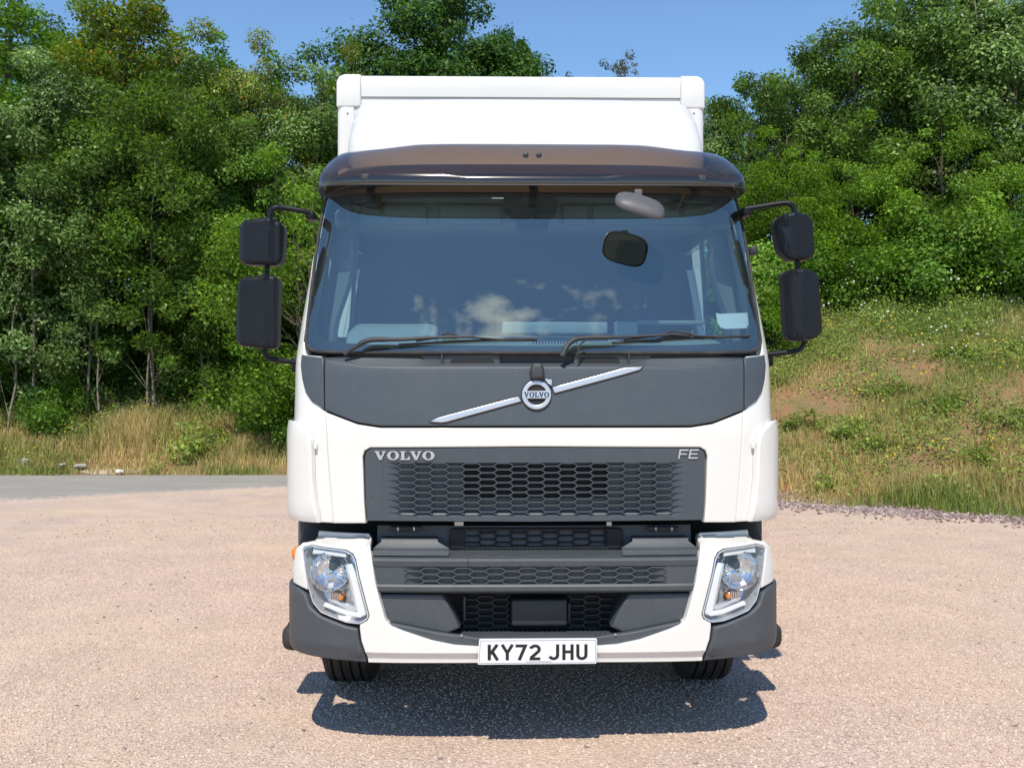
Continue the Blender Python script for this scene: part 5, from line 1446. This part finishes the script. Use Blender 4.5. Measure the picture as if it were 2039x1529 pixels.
for a in [('bramble', 1500, 20.50, 1.15, 'bright bramble bush tight against the right side of the cab', .3), ('bramble2', 1580, 21.10, 1.25, 'bramble bush behind the upper right mirror', 1.3), ('bramble', 1665, 21.50, 1.2, 'bramble bush right of the two right mirrors, uphill', 2.2),
          ('bramble2', 1740, 20.90, 1.0, 'dark hollow bramble bush with white specks above the grassy slope', 3.0), ('bramble', 1805, 21.30, 1.25, 'bramble bush under the round thorn tree', 4.2), ('bramble2', 1880, 20.50, 1.2, 'spreading bramble bush above bare red soil', 5.0),
          ('bramble', 1955, 20.20, 1.2, 'bright bramble bush second from the right edge', .9), ('bramble2', 2030, 19.70, 1.2, 'bramble bush at the right edge of the photo', 1.8), ('bramble', 1545, 19.50, .8, 'low bramble behind the lower right mirror', 2.7), ('bramble2', 1905, 21.70, 1.3, 'tall bramble bush at the back near the bright thorn tree', 3.6)]:
    bush(*a, group=BR)
LB = 'undergrowth in the left wood'
for a in [('shade', -10, 22.0, 1.0, 'undergrowth bush at the far left below the dark trees', .2), ('shade', 95, 22.4, 1.0, 'undergrowth bush left of the thin pale stems', 1.0), ('bramble2', 120, 20.9, .85, 'broad leaved bramble at the foot of the thin stems', 2.0),
          ('shade', 245, 22.8, .95, 'shaded bush between the thin and the forked stems', 3.0), ('shade', 385, 23.0, 1.0, 'shaded bush right of the forked stems', 4.0), ('shade', 470, 22.6, 1.0, 'bush under the lower left mirror', 5.0), ('bramble', 545, 21.0, .95, 'green bush beside the lower left mirror arm', .6),
          ('weed', 402, 19.6, 1.55, 'fresh green upright shrub standing alone on the dry verge', 1.0), ('bramble2', 565, 20.2, .75, 'low green scrub on the verge beside the cab', 2.4)]:
    bush(*a, group=LB)
WB = 'weeds on the right bank'
for a in [('weed', 1685, 15.9, 0.79, 'bright weed clump under the lower right mirror', .4), ('weed2', 1745, 15.3, 0.72, 'low green weed in the middle of the bank', 1.4), ('weed', 1905, 17.2, 0.79, 'bushy weed near the top of the bank, higher than the other weeds', 2.3), ('weed2', 1870, 15.9, 0.86, 'spreading weed just below the highest bushy weed', 3.1),
          ('weed', 1960, 14.3, 0.72, 'leafy weed low on the bank near the right edge', 4.0), ('weed2', 1905, 13.6, 0.58, 'yellow green weed above the dry grass fringe', 5.1), ('weed', 1640, 14.6, 0.58, 'small weed left on the bank next to the cab', .9), ('weed2', 1790, 16.6, 0.79, 'weed patch high in the middle of the bank', 1.7),
          ('weed', 1600, 16.4, 0.79, 'weed clump behind the lower right mirror arm', 2.6), ('weed2', 2010, 15.0, 0.86, 'weed patch at the right edge of the bank', 3.6)]:
    bush(*a, name='weed', cat='weed', group=WB)

# the rest of the wood, hidden by the lorry or beyond the frame, as one mass
_r = np.random.default_rng(301); _c = []
for x0, x1, y0, y1, n_, hz in ((-5.2, 2.6, 3.6, 9.5, 150, 3.2), (-30, -13, 3.2, 10, 240, 4.6), (12, 30, 8.6, 15, 240, 4.0)):
    X = _r.uniform(x0, x1, n_); Y = base_y(X)+_r.uniform(y0, y1, n_); _c.append(np.stack([X, Y, height(X, Y)+hz*_r.uniform(.03, 1, n_)], 1))
_c = np.concatenate(_c); V, F_, tn = leaf_geo(*crown_geo(_r, _c, _r.uniform(.7, 1.2, len(_c)), 150000, .12, G6+G1, .85))
tag(obj_from(tint_mesh('woodland_foliage', V, F_, tn, M['leaf']), 'woodland_foliage'), kind='stuff')

# grass blades, leafy ground cover and flowers: uncountable
def grass_mesh(name, X, Y, Z, hgt, wid, tint, r, bend=.45, lean=None):
    n = len(X); a = r.uniform(0, 2*math.pi, n); fx, fy = np.cos(a), np.sin(a); b = r.uniform(0, 2*math.pi, n) if lean is None else lean
    bx_, by_ = np.cos(b)*bend*hgt*r.uniform(.2, 1, n), np.sin(b)*bend*hgt*r.uniform(.2, 1, n)
    P0 = np.stack([X, Y, Z], 1); S = np.stack([fx, fy, 0*fx], 1)*wid[:, None]*.5
    Mv = np.stack([X+bx_*.3, Y+by_*.3, Z+hgt*.55], 1); Tp = np.stack([X+bx_, Y+by_, Z+hgt*(1-.35*np.hypot(bx_, by_)/np.maximum(hgt, .01))], 1)
    V = np.stack([P0-S, P0+S, Mv+S*.75, Mv-S*.75, Tp], 1).reshape(-1, 3); i = np.arange(n)[:, None]*5
    F_ = np.concatenate([i, i+1, i+2, i, i+2, i+3, i+3, i+2, i+4], 1).reshape(-1)
    o = obj_from(tint_mesh(name, V, F_, np.repeat(tint, 3, 0), M['grass']), name); tag(o, kind='stuff'); return o
r = np.random.default_rng(77)
def region(n, x0, x1, d0, d1, pw_=1.0):
    X = r.uniform(x0, x1, n); d = d0+(d1-d0)*r.uniform(0, 1, n)**pw_; Y = base_y(X)+d+.13*noise2(X, X*.3, 3.2, 71)*np.exp(-d); return X, Y
STRAW = np.array([.66, .51, .27]); STRAW2 = np.array([.50, .36, .18]); GRN = np.array([.20, .285, .065]); OLV = np.array([.27, .29, .09])
def mixt(n, f, a, b): 
    c = a*(1-f[:, None])+b*f[:, None]; return np.clip(c*(1+.22*r.standard_normal((n, 1))), .01, 1)
# left verge
X, Y = region(82000, -12.5, 0.6, .0, 4.2, .80); d = Y-base_y(X); nz_ = noise2(X, Y, 1.0, 31); nf = noise2(X, Y, 3.0, 32)
keep = (r.uniform(0, 1, len(X)) < np.clip(.72+.5*nf, .1, 1)) & (r.uniform(0, 1, len(X)) < np.where(d > 3, np.exp(-(d-3)*1.2), 1)); X, Y, d, nz_ = X[keep], Y[keep], d[keep], nz_[keep]
f = np.clip(.46+.55*nz_+.3*noise2(X, Y, 4.5, 34)+.30*(X < -8)-.45*sm(-6.5, -4, X)*(d > .5)+.30*(d < .35)+.3*sm(2.3, 3.5, d)+.15*r.standard_normal(len(X)), 0, 1)
tn = mixt(len(X), f, np.where(r.uniform(0, 1, (len(X), 1)) < .6, STRAW, STRAW2), np.where(r.uniform(0, 1, (len(X), 1)) < .5, GRN, OLV))
h_ = np.clip((.17+.24*sm(.3, 1.6, d))*r.uniform(.45, 1.25, len(X))*(1+.5*noise2(X, Y, 2.0, 33)), .06, .95)
grass_mesh('verge_grass', X, Y, height(X, Y), h_, .010+.008*r.uniform(0, 1, len(X)), tn, r)
# right bank
X, Y = region(106000, 2.2, 10.5, -.05, 8.4, .92); d = Y-base_y(X); nz_ = noise2(X, Y, 1.3, 41); nf = noise2(X, Y, 2.6, 42)
keep = (r.uniform(0, 1, len(X)) < np.clip(.45+.75*nf+.6*(d < 1.0), .03, 1)); X, Y, d, nz_ = X[keep], Y[keep], d[keep], nz_[keep]
f = np.clip(.48+.45*nz_+.5*sm(3.5, 6.5, d)+.22*(d < .3)-.40*sm(.15, .5, d)*sm(2.4, 1.4, d)+.18*r.standard_normal(len(X)), 0, 1)
tn = mixt(len(X), f, np.where(r.uniform(0, 1, (len(X), 1)) < .6, STRAW, STRAW2), np.where(r.uniform(0, 1, (len(X), 1)) < .6, GRN, OLV))
h_ = np.clip((.11+.16*sm(1.6, .6, d)+.05*d/7)*r.uniform(.4, 1.3, len(X))*(1+.55*noise2(X, Y, 2.2, 43)), .05, .8)
grass_mesh('bank_grass', X, Y, height(X, Y), h_, .008+.007*r.uniform(0, 1, len(X)), tn, r)
def cover(name, X, Y, zlo, zhi, leaf, pal, per, spread):
    K = len(X); k = np.repeat(np.arange(K), per); n = len(k)
    C = np.stack([X[k]+r.normal(0, spread, n), Y[k]+r.normal(0, spread, n), 0*X[k]], 1); C[:, 2] = height(C[:, 0], C[:, 1])+r.uniform(zlo, zhi, n)
    Nn = unit(r.standard_normal((n, 3))*.42+np.array([0, -.5, .85])); D = unit(r.standard_normal((n, 3)))
    L = leaf*r.uniform(.5, 1.3, n); cl = (1+.2*r.standard_normal(K))[k][:, None]
    V, F_, tn = leaf_geo(C, Nn, D, L, L*.6, tint_of(r, n, pal, cl)); o = obj_from(tint_mesh(name, V, F_, tn, M['leaf']), name); tag(o, kind='stuff'); return o
X, Y = region(1700, 2.2, 10.5, .3, 8.6, .75); q = noise2(X, Y, 1.6, 51)+.7*noise2(X, Y, 4.0, 53)+.6*sm(3, 7, Y-base_y(X)); ok = q > -.02
cover('bank_weeds', X[ok], Y[ok], .02, .26, .050, COVER, 44, .17)
X, Y = region(520, -12.5, -2.4, .1, 4.4); ok = noise2(X, Y, 1.7, 52)+.35*sm(2, 4, Y-base_y(X)) > .22
cover('verge_weeds', X[ok], Y[ok], .02, .42, .055, COVER, 46, .15)
X, Y = region(620, -16, -1, 3.2, 9.0); cover('woodland_undergrowth', X, Y, .05, 1.0, .085, G4, 75, .32)
X, Y = region(330, 2.2, 12, 7.9, 12.0); cover('bramble_undergrowth', X, Y, .05, .7, .075, G5, 60, .30)
def flowers(name, X, Y, zlo, zhi, size, col, n_per):
    k = np.repeat(np.arange(len(X)), n_per); n = len(k); C = np.stack([X[k]+r.normal(0, .10, n), Y[k]+r.normal(0, .10, n), 0*X[k]], 1); C[:, 2] = height(C[:, 0], C[:, 1])+r.uniform(zlo, zhi, n)
    Nn = unit(np.array([0, -.7, .7])+r.standard_normal((n, 3))*.3); D = unit(r.standard_normal((n, 3))); L = size*r.uniform(.6, 1.3, n)
    V, F_, tn = leaf_geo(C, Nn, D, L, L*.9, np.clip(np.array(col)*(1+.1*r.standard_normal((n, 1))), 0, 1)); o = obj_from(tint_mesh(name, V, F_, tn, M['grass']), name); tag(o, kind='stuff')
X, Y = region(42, 2.6, 9.5, .8, 6.8); flowers('yellow_flowers', X, Y, .25, .5, .038, (.75, .50, .03), 5)
X, Y = region(26, -10, -3, .4, 3.6); flowers('yellow_flowers', X, Y, .3, .6, .035, (.72, .50, .04), 5)
X, Y = region(44, 3.2, 10, 4.0, 9.0); flowers('white_flowers', X, Y, .35, 1.1, .042, (.78, .76, .72), 4)

# pale stones and litter on the left verge
def rock(u, v_y, s, label, mat, name='rock', cat='rock', sq=.6):
    X = (u-CU)/FOC*v_y; rr = np.random.default_rng(int(u)); bm = bmesh.new(); bmesh.ops.create_icosphere(bm, subdivisions=2, radius=1)
    for v in bm.verts: v.co *= 1+.28*rr.normal()*.6; v.co.z *= sq
    o = link_mesh(name, [v.co*s for v in bm.verts], [[v.index for v in f.verts] for f in bm.faces], mat, None, 25); bm.free()
    o.location = (X, v_y, float(height(X, v_y))+s*.25+.05); tag(o, label, cat); return o
M['rock'] = simple('pale_limestone', (.34, .33, .31), .9, var=.2, vscale=8, bump=.6, bscale=40)
rock(50, 18.95, .11, 'pale grey boulder lying in the dry grass at the far left', M['rock'], sq=.8)
rock(160, 18.75, .13, 'flat whitish rubble half hidden by green weeds on the verge', M['rock'], 'rubble', 'rubble', .35)
rock(125, 18.85, .09, 'smaller whitish lump left of the flat rubble on the verge', M['rock'], 'rubble', 'rubble', .4)
rock(238, 18.42, .07, 'small crumpled pale scrap lying where the verge meets the road', M['paper'], 'litter', 'litter', .4)
_e = [(-7.35+.55*math.cos(t)*(1+.2*math.sin(3*t)), 18.62+.20*math.sin(t)) for t in np.linspace(0, 6.283, 24, endpoint=False)]
sc = link_mesh('bare_earth', [(x, y, float(height(x, y))+.012) for x, y in _e]+[(-7.35, 18.62, float(height(-7.35, 18.62))+.025)], [(i, (i+1) % 24, 24) for i in range(24)], simple('pale_dust', (.50, .39, .32), .95, var=.25, vscale=6, bump=.5, bscale=80), None, 60); tag(sc, kind='structure')
